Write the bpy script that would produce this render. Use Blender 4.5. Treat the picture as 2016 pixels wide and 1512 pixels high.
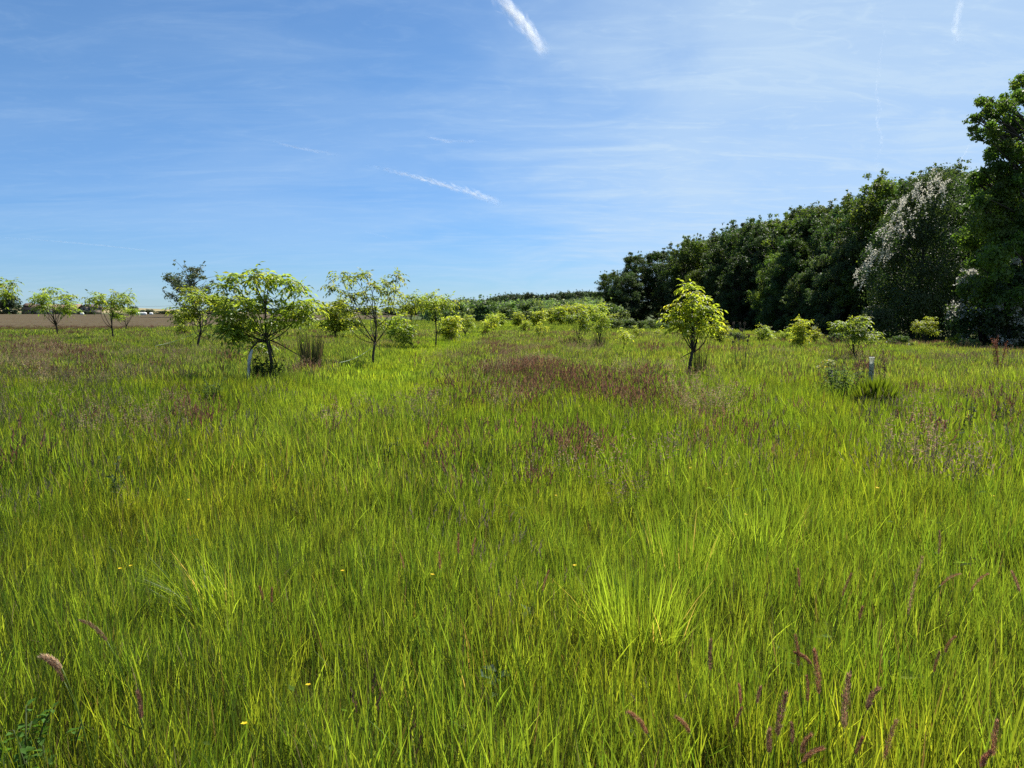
import bpy, math
import numpy as np
from mathutils import Vector, Matrix

S = bpy.context.scene
COL = S.collection
for _o in list(bpy.data.objects):
    bpy.data.objects.remove(_o)
rad = math.radians

# ------------------------------------------------------------------ camera, sky, sun, exposure
EYE = 1.75
PITCH = 5.33
FPX = 1512.0
cam_data = bpy.data.cameras.new('camera')
cam_data.sensor_width = 36.0
cam_data.lens = 27.0
cam_data.clip_start = 0.05
cam_data.clip_end = 200000.0
cam = bpy.data.objects.new('camera', cam_data)
cam.location = (0, 0, EYE)
cam.rotation_euler = (rad(90 - PITCH), 0, 0)
COL.objects.link(cam)
S.camera = cam

SUN_AZ, SUN_EL = 40.0, 57.0          # azimuth to the right of the viewing direction
world = bpy.data.worlds.new('World')
S.world = world
world.use_nodes = True
SKY_STRENGTH = 0.060

sun_l = bpy.data.lights.new('sun', 'SUN')
sun_l.energy = 5.0
sun_l.angle = rad(0.53)
sun_l.color = (1.0, 0.95, 0.86)
sun = bpy.data.objects.new('sun', sun_l)
sd = Vector((math.sin(rad(SUN_AZ)) * math.cos(rad(SUN_EL)), math.cos(rad(SUN_AZ)) * math.cos(rad(SUN_EL)), math.sin(rad(SUN_EL))))
sun.rotation_euler = sd.to_track_quat('Z', 'Y').to_euler()
sun.location = sd * 300
COL.objects.link(sun)

S.view_settings.view_transform = 'Standard'
S.view_settings.look = 'None'
S.view_settings.gamma = 1.0
S.view_settings.use_curve_mapping = False
S.view_settings.exposure = 1.0
S.render.engine = 'CYCLES'
S.cycles.transparent_max_bounces = 160
S.cycles.max_bounces = 8
S.cycles.diffuse_bounces = 4
S.cycles.transmission_bounces = 4
S.cycles.use_denoising = False


def world_nodes():
    nt = world.node_tree
    nt.nodes.clear()
    N, L = nt.nodes.new, nt.links.new
    out = N('ShaderNodeOutputWorld')
    bg = N('ShaderNodeBackground')
    bg.inputs['Strength'].default_value = SKY_STRENGTH
    sky = N('ShaderNodeTexSky')
    sky.sky_type = 'NISHITA'
    sky.sun_disc = False
    sky.sun_elevation = rad(SUN_EL)
    sky.sun_rotation = rad(SUN_AZ)
    sky.altitude = 100
    sky.air_density = 1.0
    sky.dust_density = 0.0
    sky.ozone_density = 4.0
    # thin cirrus veil, mapped on a plane high above so it stretches towards the horizon
    tc = N('ShaderNodeTexCoord')
    sep = N('ShaderNodeSeparateXYZ'); L(tc.outputs['Generated'], sep.inputs[0])
    zz = N('ShaderNodeMath'); zz.operation = 'MAXIMUM'; L(sep.outputs['Z'], zz.inputs[0]); zz.inputs[1].default_value = 0.0
    za = N('ShaderNodeMath'); za.operation = 'ADD'; L(zz.outputs[0], za.inputs[0]); za.inputs[1].default_value = 0.12
    dx = N('ShaderNodeMath'); dx.operation = 'DIVIDE'; L(sep.outputs['X'], dx.inputs[0]); L(za.outputs[0], dx.inputs[1])
    dy = N('ShaderNodeMath'); dy.operation = 'DIVIDE'; L(sep.outputs['Y'], dy.inputs[0]); L(za.outputs[0], dy.inputs[1])
    cmb = N('ShaderNodeCombineXYZ'); L(dx.outputs[0], cmb.inputs[0]); L(dy.outputs[0], cmb.inputs[1])

    def noise(scale_xyz, rot, sc, det, rough, dist):
        mp = N('ShaderNodeMapping'); L(cmb.outputs[0], mp.inputs[0])
        mp.inputs['Scale'].default_value = scale_xyz
        mp.inputs['Rotation'].default_value = (0, 0, rad(rot))
        n = N('ShaderNodeTexNoise'); L(mp.outputs[0], n.inputs['Vector'])
        n.inputs['Scale'].default_value = sc; n.inputs['Detail'].default_value = det
        n.inputs['Roughness'].default_value = rough; n.inputs['Distortion'].default_value = dist
        return n.outputs['Fac']

    def mrange(x, a, b, c, d):
        m = N('ShaderNodeMapRange'); L(x, m.inputs[0])
        m.interpolation_type = 'SMOOTHSTEP'
        for k, v in zip((1, 2, 3, 4), (a, b, c, d)):
            m.inputs[k].default_value = v
        return m.outputs[0]

    def math_(op, a, b):
        m = N('ShaderNodeMath'); m.operation = op
        for i, x in enumerate((a, b)):
            if isinstance(x, (int, float)):
                m.inputs[i].default_value = x
            else:
                L(x, m.inputs[i])
        return m.outputs[0]

    broad = mrange(noise((0.5, 1.0, 1.0), 18, 0.9, 4, 0.5, 0.6), 0.36, 0.66, 0.0, 1.0)
    streak = mrange(noise((0.8, 2.6, 1.0), 24, 2.0, 9, 0.64, 1.3), 0.42, 0.78, 0.0, 1.0)
    streak2 = mrange(noise((1.4, 2.6, 1.0), -35, 3.6, 9, 0.62, 2.0), 0.5, 0.8, 0.0, 1.0)
    # the veil thickens towards the right (east) half of the sky
    east = mrange(math_('ADD', sep.outputs['X'], math_('MULTIPLY', noise((1, 1, 1), 40, 1.1, 5, 0.55, 1.2), 0.7)), 0.18, 0.66, 0.0, 1.0)
    f = math_('ADD', math_('MULTIPLY', broad, 0.17), 0.0)
    f = math_('ADD', f, math_('MULTIPLY', east, 0.58))
    s = math_('MULTIPLY', math_('ADD', streak, math_('MULTIPLY', streak2, 0.6)), math_('ADD', math_('MULTIPLY', east, 0.22), 0.12))
    f = math_('ADD', f, s)
    fc = N('ShaderNodeClamp'); L(f, fc.inputs[0]); fc.inputs[2].default_value = 0.85
    grade = N('ShaderNodeMix'); grade.data_type = 'RGBA'; grade.blend_type = 'MULTIPLY'
    grade.inputs[0].default_value = 1.0
    L(sky.outputs[0], grade.inputs[6]); hz = N('ShaderNodeMapRange'); L(sep.outputs['Z'], hz.inputs[0]); hz.interpolation_type = 'SMOOTHSTEP'
    hz.inputs[1].default_value = 0.0; hz.inputs[2].default_value = 0.32
    tn = N('ShaderNodeMix'); tn.data_type = 'RGBA'; L(hz.outputs[0], tn.inputs[0])
    tn.inputs[6].default_value = (0.46, 0.68, 1.02, 1); tn.inputs[7].default_value = (0.70, 0.90, 1.05, 1)
    L(tn.outputs[2], grade.inputs[7])
    mix = N('ShaderNodeMix'); mix.data_type = 'RGBA'
    L(fc.outputs[0], mix.inputs[0])
    L(grade.outputs[2], mix.inputs[6])
    mix.inputs[7].default_value = (4.9, 6.35, 7.9, 1)
    L(mix.outputs[2], bg.inputs['Color'])
    L(bg.outputs[0], out.inputs[0])


world_nodes()

# ------------------------------------------------------------------ helpers
_cp, _sp = math.cos(rad(PITCH)), math.sin(rad(PITCH))


def ray(u, v):
    a, b = (u - 1008) / FPX, (756 - v) / FPX
    return np.array([a, _cp + b * _sp, -_sp + b * _cp])


def project(x, y, z):
    z = z - EYE
    d = y * _cp - z * _sp
    up = y * _sp + z * _cp
    return 1008 + FPX * x / d, 756 - FPX * up / d


def z_at(v, Y):
    d = ray(1008, v)
    return EYE + d[2] / d[1] * Y


def x_at(u, v, Y):
    d = ray(u, v)
    return d[0] / d[1] * Y


def sstep(a, b, x):
    t = np.clip((np.asarray(x, float) - a) / (b - a), 0, 1)
    return t * t * (3 - 2 * t)


def _hash(ix, iy, seed):
    n = (ix.astype(np.int64) * 374761393 + iy.astype(np.int64) * 668265263 + seed * 974711) & 0x7fffffff
    n = ((n ^ (n >> 13)) * 1274126177) & 0x7fffffff
    n = (n ^ (n >> 16)) & 0xffff
    return n / 65535.0


def vnoise(x, y, seed=0):
    x, y = np.asarray(x, float), np.asarray(y, float)
    ix, iy = np.floor(x), np.floor(y)
    fx, fy = x - ix, y - iy
    fx, fy = fx * fx * (3 - 2 * fx), fy * fy * (3 - 2 * fy)
    a = _hash(ix, iy, seed); b = _hash(ix + 1, iy, seed)
    c = _hash(ix, iy + 1, seed); d = _hash(ix + 1, iy + 1, seed)
    return (a + (b - a) * fx) * (1 - fy) + (c + (d - c) * fx) * fy


def H(x, y):
    x, y = np.asarray(x, float), np.asarray(y, float)
    z = 0.10 * (vnoise(x / 5.0, y / 5.0, 3) - 0.5) + 0.05 * (vnoise(x / 1.7, y / 1.7, 5) - 0.5)
    z = z * (1 - sstep(60, 120, np.hypot(x, y)) * 0.5)
    z = z - 1.25 * sstep(6, 38, x) * (0.55 + 0.45 * sstep(35, 85, y)) * sstep(5, 30, y)
    z = z + sstep(125, 470, y) * (0.6 + 9.0 * sstep(-45, 75, x)) * (1 - sstep(1200, 3000, y))
    z = z + 0.45 * sstep(-60, -110, x) * sstep(180, 330, y)
    z = z + 5.6 * np.exp(-((x + 360) / 90) ** 2 - ((y - 640) / 110) ** 2)
    return z


def P(u, v, lift=0.36):
    d = ray(u, v)
    t = 1.0
    prev = t
    while t < 6000:
        p = np.array([0, 0, EYE]) + d * t
        if p[2] < float(H(p[0], p[1])) + lift:
            break
        prev = t
        t *= 1.01
    lo, hi = prev, t
    for _ in range(24):
        m = 0.5 * (lo + hi)
        p = np.array([0, 0, EYE]) + d * m
        if p[2] < float(H(p[0], p[1])) + lift:
            hi = m
        else:
            lo = m
    p = np.array([0, 0, EYE]) + d * hi
    return float(p[0]), float(p[1])


def ground(x, y):
    return float(H(x, y))


def unit(a):
    return a / np.maximum(np.linalg.norm(a, axis=-1, keepdims=True), 1e-9)


class MB:
    """Collects triangles with one colour (RGB + translucency) per vertex."""

    def __init__(self):
        self.v, self.f, self.c, self.n = [], [], [], 0

    def add(self, v, f, c):
        v = np.asarray(v, float).reshape(-1, 3)
        f = np.asarray(f, np.int64).reshape(-1, 3)
        c = np.asarray(c, float)
        if c.ndim == 1:
            c = np.tile(c, (len(v), 1))
        self.v.append(v); self.f.append(f + self.n); self.c.append(c)
        self.n += len(v)

    def tube(self, pts, r, c, sides=6, cap=True):
        pts = np.asarray(pts, float)
        n = len(pts)
        r = np.broadcast_to(np.asarray(r, float), (n,))
        t = unit(np.gradient(pts, axis=0))
        ref = np.array([0.0, 1.0, 0.13]) if abs(t[0][1]) < 0.8 else np.array([1.0, 0.1, 0.0])
        a = unit(np.cross(t, ref)); b = np.cross(t, a)
        ang = np.linspace(0, 2 * math.pi, sides, endpoint=False)
        ring = a[:, None, :] * np.cos(ang)[None, :, None] + b[:, None, :] * np.sin(ang)[None, :, None]
        v = pts[:, None, :] + ring * r[:, None, None]
        i = np.arange(n - 1)[:, None] * sides
        j = np.arange(sides)[None, :]
        k = (j + 1) % sides
        q = np.stack([i + j, i + k, i + sides + k, i + sides + j], -1).reshape(-1, 4)
        f = np.concatenate([q[:, [0, 1, 2]], q[:, [0, 2, 3]]])
        v = v.reshape(-1, 3)
        if cap:
            v = np.concatenate([v, pts[-1:], pts[:1]])
            e = (n - 1) * sides
            jj = np.arange(sides); kk = (jj + 1) % sides
            f = np.concatenate([f, np.stack([e + jj, e + kk, np.full(sides, n * sides)], -1),
                                np.stack([kk, jj, np.full(sides, n * sides + 1)], -1)])
        self.add(v, f, c)

    def leaves(self, p, d, nrm, L, W, c, fold=0.18):
        """Folded rhombus leaves: p base, d direction, nrm normal, arrays of n."""
        p = np.asarray(p, float); n = len(p)
        if n == 0:
            return
        d = unit(np.asarray(d, float)); nrm = np.asarray(nrm, float)
        s = unit(np.cross(d, nrm)); nn = np.cross(s, d)
        L = np.broadcast_to(np.asarray(L, float), (n,))[:, None]
        W = np.broadcast_to(np.asarray(W, float), (n,))[:, None]
        m = p + d * L * 0.45
        v = np.stack([p, m + s * W * 0.5 + nn * W * fold, p + d * L - nn * L * 0.06, m - s * W * 0.5 + nn * W * fold], 1)
        b = np.arange(n)[:, None] * 4
        f = np.concatenate([b + np.array([0, 1, 2]), b + np.array([0, 2, 3])])
        c = np.asarray(c, float)
        if c.ndim == 1:
            c = np.tile(c, (n, 1))
        self.add(v.reshape(-1, 3), f, np.repeat(c, 4, axis=0))

    def blades(self, b, az, lean, L, W, c, face, segs=3, curl=1.3):
        n = len(b)
        s = np.linspace(0, 1, segs + 1)
        dirh = np.stack([np.cos(az), np.sin(az), 0 * az], -1)
        wd = np.stack([np.cos(face), np.sin(face), 0 * face], -1)
        pts = [np.asarray(b, float)]
        for k in range(segs):
            th = lean * ((s[k] + s[k + 1]) * 0.5) ** (curl - 1) * curl * 0.8 + 0.04
            step = dirh * np.sin(th)[:, None] + np.array([0, 0, 1.0]) * np.cos(th)[:, None]
            pts.append(pts[-1] + step * (L / segs)[:, None])
        prof = np.array([0.75, 1.0, 0.72, 0.45])[:segs] if segs <= 4 else np.linspace(1, .3, segs)
        rows = []
        for k in range(segs):
            rows.append(pts[k] - wd * (W * prof[k] * 0.5)[:, None])
            rows.append(pts[k] + wd * (W * prof[k] * 0.5)[:, None])
        rows.append(pts[segs])
        v = np.stack(rows, 1)
        nv = 2 * segs + 1
        fs = []
        for k in range(segs - 1):
            fs += [(2 * k, 2 * k + 1, 2 * k + 3), (2 * k, 2 * k + 3, 2 * k + 2)]
        fs.append((2 * segs - 2, 2 * segs - 1, 2 * segs))
        f = (np.arange(n)[:, None, None] * nv + np.array(fs)[None]).reshape(-1, 3)
        c = np.asarray(c, float)
        if c.ndim == 1:
            c = np.tile(c, (n, 1))
        self.add(v.reshape(-1, 3), f, np.repeat(c, nv, axis=0))
        return pts

    def box(self, cx, cy, cz, sx, sy, sz, c):
        v = [(cx + i * sx / 2, cy + j * sy / 2, cz + k * sz / 2) for i in (-1, 1) for j in (-1, 1) for k in (-1, 1)]
        q = [(0, 1, 3, 2), (4, 6, 7, 5), (0, 4, 5, 1), (2, 3, 7, 6), (0, 2, 6, 4), (1, 5, 7, 3)]
        f = [t for a, b, cc, d in q for t in ((a, b, cc), (a, cc, d))]
        self.add(v, f, c)

    def mesh(self, name, mat, smooth=False):
        me = bpy.data.meshes.new(name)
        v = np.concatenate(self.v); f = np.concatenate(self.f); c = np.concatenate(self.c)
        me.vertices.add(len(v)); me.vertices.foreach_set('co', v.astype(np.float32).ravel())
        me.loops.add(len(f) * 3); me.loops.foreach_set('vertex_index', f.astype(np.int32).ravel())
        me.polygons.add(len(f))
        me.polygons.foreach_set('loop_start', np.arange(0, len(f) * 3, 3, dtype=np.int32))
        if smooth:
            me.polygons.foreach_set('use_smooth', np.ones(len(f), bool))
        a = me.color_attributes.new('Col', 'FLOAT_COLOR', 'POINT')
        a.data.foreach_set('color', c.astype(np.float32).ravel())
        me.materials.append(mat)
        me.update(calc_edges=True)
        return me

    def build(self, name, mat, parent=None, smooth=False, loc=None):
        o = bpy.data.objects.new(name, self.mesh(name, mat, smooth))
        COL.objects.link(o)
        if parent is not None:
            o.parent = parent
        if loc is not None:
            o.location = loc
        return o


def thing(name, label, cat, loc=(0, 0, 0), rz=0.0, group=None):
    o = bpy.data.objects.new(name, None)
    o.empty_display_size = 0.2
    COL.objects.link(o)
    o.location = loc
    o.rotation_euler = (0, 0, rz)
    o['label'] = label
    o['category'] = cat
    if group:
        o['group'] = group
    return o


def tag(o, label, cat, group=None, kind=None):
    o['label'] = label
    o['category'] = cat
    if group:
        o['group'] = group
    if kind:
        o['kind'] = kind
    return o


def copy_tree(root, label, loc, rz, scale, group=None):
    r = root.copy(); COL.objects.link(r)
    r.location = loc; r.rotation_euler = (0, 0, rz); r.scale = scale
    r['label'] = label
    if group:
        r['group'] = group
    for ch in list(root.children):
        c = ch.copy(); COL.objects.link(c); c.parent = r
    return r


class Kind:
    """One built example of a kind; the first placing moves it, later ones copy it and its parts."""

    def __init__(self, make):
        self.make, self.root, self.fresh = make, None, False

    def size(self):
        if self.root is None:
            self.root = self.make()
            self.fresh = True
        me = [c for c in self.root.children if c.name.startswith('crown')][0].data
        co = np.empty(len(me.vertices) * 3, np.float32); me.vertices.foreach_get('co', co)
        co = co.reshape(-1, 3)
        w = 0.5 * sum(np.percentile(co[:, k], 98.5) - np.percentile(co[:, k], 1.5) for k in (0, 1))
        return w, np.percentile(co[:, 2], 99.3)

    def place(self, label, loc, rz, scale, group=None):
        if self.root is None or self.fresh:
            self.root = self.root or self.make()
            self.fresh = False
            r = self.root
            r.location = loc; r.rotation_euler = (0, 0, rz); r.scale = scale
            r['label'] = label
            if group:
                r['group'] = group
            return r
        return copy_tree(self.root, label, loc, rz, scale, group)


# ------------------------------------------------------------------ materials
def veg_material(name, rough=0.5, spec=0.3, gain=(2.1, 2.0, 1.0), jitter=0.25, hue=0.02, patch=None, trans=1.0):
    m = bpy.data.materials.new(name)
    m.use_nodes = True
    nt = m.node_tree; nt.nodes.clear()
    N, L = nt.nodes.new, nt.links.new
    out = N('ShaderNodeOutputMaterial')
    at = N('ShaderNodeAttribute'); at.attribute_name = 'Col'
    oi = N('ShaderNodeObjectInfo')
    hs = N('ShaderNodeHueSaturation')
    mr = N('ShaderNodeMapRange'); L(oi.outputs['Random'], mr.inputs[0])
    mr.inputs[3].default_value = 1 - jitter; mr.inputs[4].default_value = 1 + jitter
    mh = N('ShaderNodeMath'); mh.operation = 'MULTIPLY'; L(oi.outputs['Random'], mh.inputs[0]); mh.inputs[1].default_value = 7.31
    fr = N('ShaderNodeMath'); fr.operation = 'FRACT'; L(mh.outputs[0], fr.inputs[0])
    mr2 = N('ShaderNodeMapRange'); L(fr.outputs[0], mr2.inputs[0])
    mr2.inputs[3].default_value = 0.5 - hue; mr2.inputs[4].default_value = 0.5 + hue
    L(mr2.outputs[0], hs.inputs['Hue']); L(mr.outputs[0], hs.inputs['Value']); L(at.outputs['Color'], hs.inputs['Color'])
    col = hs.outputs['Color']
    if patch:
        geo = N('ShaderNodeNewGeometry')
        for sc, lo, hi, tint in patch:
            nz = N('ShaderNodeTexNoise'); L(geo.outputs['Position'], nz.inputs['Vector'])
            nz.inputs['Scale'].default_value = sc; nz.inputs['Detail'].default_value = 3
            r2 = N('ShaderNodeMapRange'); L(nz.outputs['Fac'], r2.inputs[0])
            r2.inputs[1].default_value = lo; r2.inputs[2].default_value = hi
            mx = N('ShaderNodeMix'); mx.data_type = 'RGBA'; mx.blend_type = 'MULTIPLY'
            L(r2.outputs[0], mx.inputs[0]); L(col, mx.inputs[6]); mx.inputs[7].default_value = tint
            col = mx.outputs[2]
    pb = N('ShaderNodeBsdfPrincipled')
    L(col, pb.inputs['Base Color'])
    pb.inputs['Roughness'].default_value = rough
    pb.inputs['Specular IOR Level'].default_value = spec
    tr = N('ShaderNodeBsdfTranslucent')
    tm = N('ShaderNodeMix'); tm.data_type = 'RGBA'; tm.blend_type = 'MULTIPLY'; tm.inputs[0].default_value = 1.0
    L(col, tm.inputs[6]); tm.inputs[7].default_value = (*gain, 1)
    L(tm.outputs[2], tr.inputs['Color'])
    ms = N('ShaderNodeMixShader')
    ma = N('ShaderNodeMath'); ma.operation = 'MULTIPLY'; L(at.outputs['Alpha'], ma.inputs[0]); ma.inputs[1].default_value = trans
    L(ma.outputs[0], ms.inputs[0]); L(pb.outputs[0], ms.inputs[1]); L(tr.outputs[0], ms.inputs[2])
    L(ms.outputs[0], out.inputs[0])
    return m


def plain_material(name, rough=0.8, spec=0.2, noise=None, bump=None):
    """Vertex colour broken up by noise, with optional bump."""
    m = bpy.data.materials.new(name)
    m.use_nodes = True
    nt = m.node_tree
    N, L = nt.nodes.new, nt.links.new
    pb = nt.nodes['Principled BSDF']
    at = N('ShaderNodeAttribute'); at.attribute_name = 'Col'
    pb.inputs['Roughness'].default_value = rough
    pb.inputs['Specular IOR Level'].default_value = spec
    col = at.outputs['Color']
    geo = N('ShaderNodeNewGeometry')
    for sc, lo, hi, tint in (noise or []):
        nz = N('ShaderNodeTexNoise'); L(geo.outputs['Position'], nz.inputs['Vector'])
        nz.inputs['Scale'].default_value = sc; nz.inputs['Detail'].default_value = 5
        r2 = N('ShaderNodeMapRange'); L(nz.outputs['Fac'], r2.inputs[0])
        r2.inputs[1].default_value = lo; r2.inputs[2].default_value = hi
        mx = N('ShaderNodeMix'); mx.data_type = 'RGBA'; mx.blend_type = 'MULTIPLY'
        L(r2.outputs[0], mx.inputs[0]); L(col, mx.inputs[6]); mx.inputs[7].default_value = tint
        col = mx.outputs[2]
    L(col, pb.inputs['Base Color'])
    if bump:
        nz = N('ShaderNodeTexNoise'); L(geo.outputs['Position'], nz.inputs['Vector'])
        nz.inputs['Scale'].default_value = bump[0]; nz.inputs['Detail'].default_value = 6
        bp = N('ShaderNodeBump'); bp.inputs['Strength'].default_value = bump[1]; bp.inputs['Distance'].default_value = bump[2]
        L(nz.outputs['Fac'], bp.inputs['Height']); L(bp.outputs[0], pb.inputs['Normal'])
    return m


PATCH = [(0.09, 0.42, 0.62, (0.80, 0.90, 0.75, 1)), (0.45, 0.50, 0.68, (1.22, 1.08, 0.85, 1)), (1.7, 0.50, 0.70, (0.82, 0.88, 0.85, 1))]
M_GRASS = veg_material('meadow_grass', rough=0.42, spec=0.35, gain=(2.8, 2.45, 0.95), jitter=0.22, hue=0.015, patch=PATCH)
M_SEED = veg_material('grass_seed_heads', rough=0.7, spec=0.15, gain=(1.4, 1.2, 1.0), jitter=0.3, hue=0.015)
M_YOUNG = veg_material('young_tree_leaves', rough=0.42, spec=0.38, gain=(2.3, 2.15, 0.9), jitter=0.12, hue=0.012)
M_WOOD = veg_material('wood_leaves', rough=0.5, spec=0.35, gain=(1.8, 1.9, 0.8), jitter=0.32, hue=0.02)
M_WEED = veg_material('weed_leaves', rough=0.65, spec=0.08, gain=(1.8, 1.8, 0.9), jitter=0.15, hue=0.015)
M_BARK = plain_material('bark', 0.85, 0.2, noise=[(18, 0.4, 0.65, (0.6, 0.6, 0.62, 1))], bump=(40, 0.5, 0.01))
M_BLOSSOM = veg_material('white_blossom', rough=0.6, spec=0.2, gain=(1.0, 1.0, 1.0), jitter=0.08, hue=0.0)
M_TUBE = veg_material('thin_tube_plastic', rough=0.5, spec=0.3, gain=(1, 1, 1), jitter=0.02, hue=0.0, patch=[(7, 0.45, 0.65, (0.66, 0.64, 0.55, 1)), (26, 0.5, 0.7, (0.75, 0.74, 0.68, 1))])
M_GROUND = plain_material('meadow_soil', 0.95, 0.1, noise=[(0.15, 0.4, 0.65, (0.8, 0.85, 0.8, 1)), (3.0, 0.4, 0.7, (0.7, 0.72, 0.7, 1))], bump=(6, 0.6, 0.05))
M_SOIL = plain_material('ploughed_soil', 0.95, 0.1, noise=[(0.05, 0.4, 0.65, (0.86, 0.86, 0.86, 1)), (1.6, 0.42, 0.62, (0.72, 0.7, 0.66, 1))], bump=(2.5, 0.9, 0.12))
M_PLASTIC = plain_material('tube_plastic', 0.45, 0.4, noise=[(9, 0.45, 0.7, (0.82, 0.82, 0.78, 1))])
M_WALL = plain_material('rendered_wall', 0.9, 0.2, noise=[(0.8, 0.4, 0.7, (0.82, 0.8, 0.78, 1))], bump=(8, 0.3, 0.02))
M_ROOF = plain_material('tile_roof', 0.85, 0.2, noise=[(1.2, 0.4, 0.65, (0.75, 0.75, 0.78, 1)), (6.0, 0.4, 0.65, (0.85, 0.85, 0.85, 1))], bump=(5, 0.5, 0.05))
M_DARK = plain_material('dark_opening', 0.6, 0.4)

# ------------------------------------------------------------------ ground
rng = np.random.default_rng(11)


def grid_axis(n_neg, n_pos, a, k_neg, k_pos):
    neg = -a * np.sinh(np.linspace(k_neg, 0, n_neg, endpoint=False))
    pos = a * np.sinh(np.linspace(0, k_pos, n_pos))
    return np.concatenate([neg, pos])


def sheet(name, xs, ys, zoff, colfun, mat):
    X, Y = np.meshgrid(xs, ys)
    Z = H(X, Y) + zoff
    nx, ny = len(xs), len(ys)
    i = np.arange(ny - 1)[:, None] * nx + np.arange(nx - 1)[None, :]
    q = np.stack([i, i + 1, i + nx + 1, i + nx], -1).reshape(-1, 4)
    f = np.concatenate([q[:, [0, 1, 2]], q[:, [0, 2, 3]]])
    mb = MB()
    mb.add(np.stack([X, Y, Z], -1).reshape(-1, 3), f, colfun(X.ravel(), Y.ravel()))
    return mb.build(name, mat, smooth=True)


def ground_col(x, y):
    c = np.tile(np.array([0.075, 0.085, 0.022, 0.0]), (len(x), 1))
    far = sstep(120, 260, y)[:, None]
    c = c * (1 - far) + np.array([0.065, 0.085, 0.03, 0]) * far
    tan = (sstep(430, 520, y) * (1 - sstep(-120, -60, x)))[:, None]
    c = c * (1 - tan) + np.array([0.30, 0.24, 0.13, 0]) * tan
    return c


def field_edge_x(y):
    return -36.0 + 0.0 * y


gr = sheet('meadow_ground', grid_axis(110, 110, 6, 7.6, 7.6), grid_axis(40, 230, 6, 4.6, 8.0), 0.0, ground_col, M_GROUND)
tag(gr, 'sloping ground of the meadow and the hills behind it', 'ground', kind='structure')


def field_sheet():
    ys = np.concatenate([np.linspace(60, 120, 60), np.linspace(122, 338, 80)])
    s = np.linspace(0, 1, 90)
    mb = MB()
    X = -36 - (s[None, :] ** 1.6) * 520 + 0 * ys[:, None]
    Y = ys[:, None] + 0 * X + sstep(0, 1, s)[None, :] * 0
    near = 71 + 5 * np.sin(X * 0.05)
    Y = np.where(ys[:, None] < 85, near + (ys[:, None] - 60) / 25 * (85 - near), Y)
    Z = H(X, Y) + 0.03 + 0.05 * vnoise(X * 1.3, Y * 2.0, 9) + 0.04 * vnoise(X * 4, Y * 4, 10)
    nx, ny = X.shape[1], X.shape[0]
    i = np.arange(ny - 1)[:, None] * nx + np.arange(nx - 1)[None, :]
    q = np.stack([i, i + nx, i + nx + 1, i + 1], -1).reshape(-1, 4)
    f = np.concatenate([q[:, [0, 1, 2]], q[:, [0, 2, 3]]])
    mb.add(np.stack([X, Y, Z], -1).reshape(-1, 3), f, np.array([0.082, 0.063, 0.034, 0]))
    o = mb.build('ploughed_field', M_SOIL, smooth=True)
    tag(o, 'bare brown ploughed field beyond the meadow', 'field', kind='structure')


field_sheet()

# ------------------------------------------------------------------ young orchard trees
BARK = np.array([0.052, 0.043, 0.034, 0])
LEAF = np.array([0.125, 0.178, 0.030, 0.60])


def bent(p0, p1, r, k=6, sag=0.12, up=True):
    p0, p1 = np.asarray(p0, float), np.asarray(p1, float)
    t = np.linspace(0, 1, k)[:, None]
    out = p0 + (p1 - p0) * t
    L = np.linalg.norm(p1 - p0)
    b = r.normal(0, 1, 3) * 0.06 * L
    b[2] += (-sag if up else sag) * L * 0.6
    return out + b * np.sin(t * math.pi)


def shoot_leaves(mb, r, pos, nleaf, leaf, col, droop=0.35, leaflets=7):
    """Compound drooping leaves radiating from shoot tips."""
    n = len(pos)
    if n == 0:
        return
    p = np.repeat(pos, nleaf, axis=0)
    m = len(p)
    az = r.uniform(0, 2 * math.pi, m)
    el = r.normal(0.25, 0.45, m)
    d = np.stack([np.cos(az) * np.cos(el), np.sin(az) * np.cos(el), np.sin(el)], -1)
    RL = leaf * r.uniform(1.6, 3.0, m)
    lp, ld, ln, lc, lL = [], [], [], [], []
    side = unit(np.cross(d, np.array([0, 0, 1.0])))
    vcol = np.repeat(r.uniform(0.75, 1.25, n), nleaf)
    yel = np.repeat(np.clip(r.normal(0, 0.5, n), 0, 1), nleaf)
    pairs = (leaflets - 1) // 2
    for k in range(pairs + 1):
        s = (k + 1) / (pairs + 1)
        q = p + d * (RL * s)[:, None] + np.array([0, 0, -1.0]) * (RL * droop * s * s)[:, None]
        tdir = unit(d + np.array([0, 0, -1.0]) * (2 * droop * s))
        for sg in ((-1, 1) if k < pairs else (0,)):
            lp.append(q)
            dd = unit(tdir * (0.55 if sg else 1) + side * sg * 0.8 + np.array([0, 0, -0.35]) + r.normal(0, 0.22, (m, 3)))
            ld.append(dd)
            ln.append(np.array([0, 0, 1.0]) + r.normal(0, 0.35, (m, 3)))
            c = np.tile(col, (m, 1))
            c[:, :3] *= (vcol * r.uniform(0.85, 1.15, m))[:, None]
            c[:, 0] *= 1 + 0.45 * yel
            c[:, 1] *= 1 + 0.12 * yel
            lc.append(c)
            lL.append(leaf * r.uniform(0.75, 1.2, m))
    lL = np.concatenate(lL)
    mb.leaves(np.concatenate(lp), np.concatenate(ld), np.concatenate(ln), lL, lL * 0.36, np.concatenate(lc))


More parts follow.
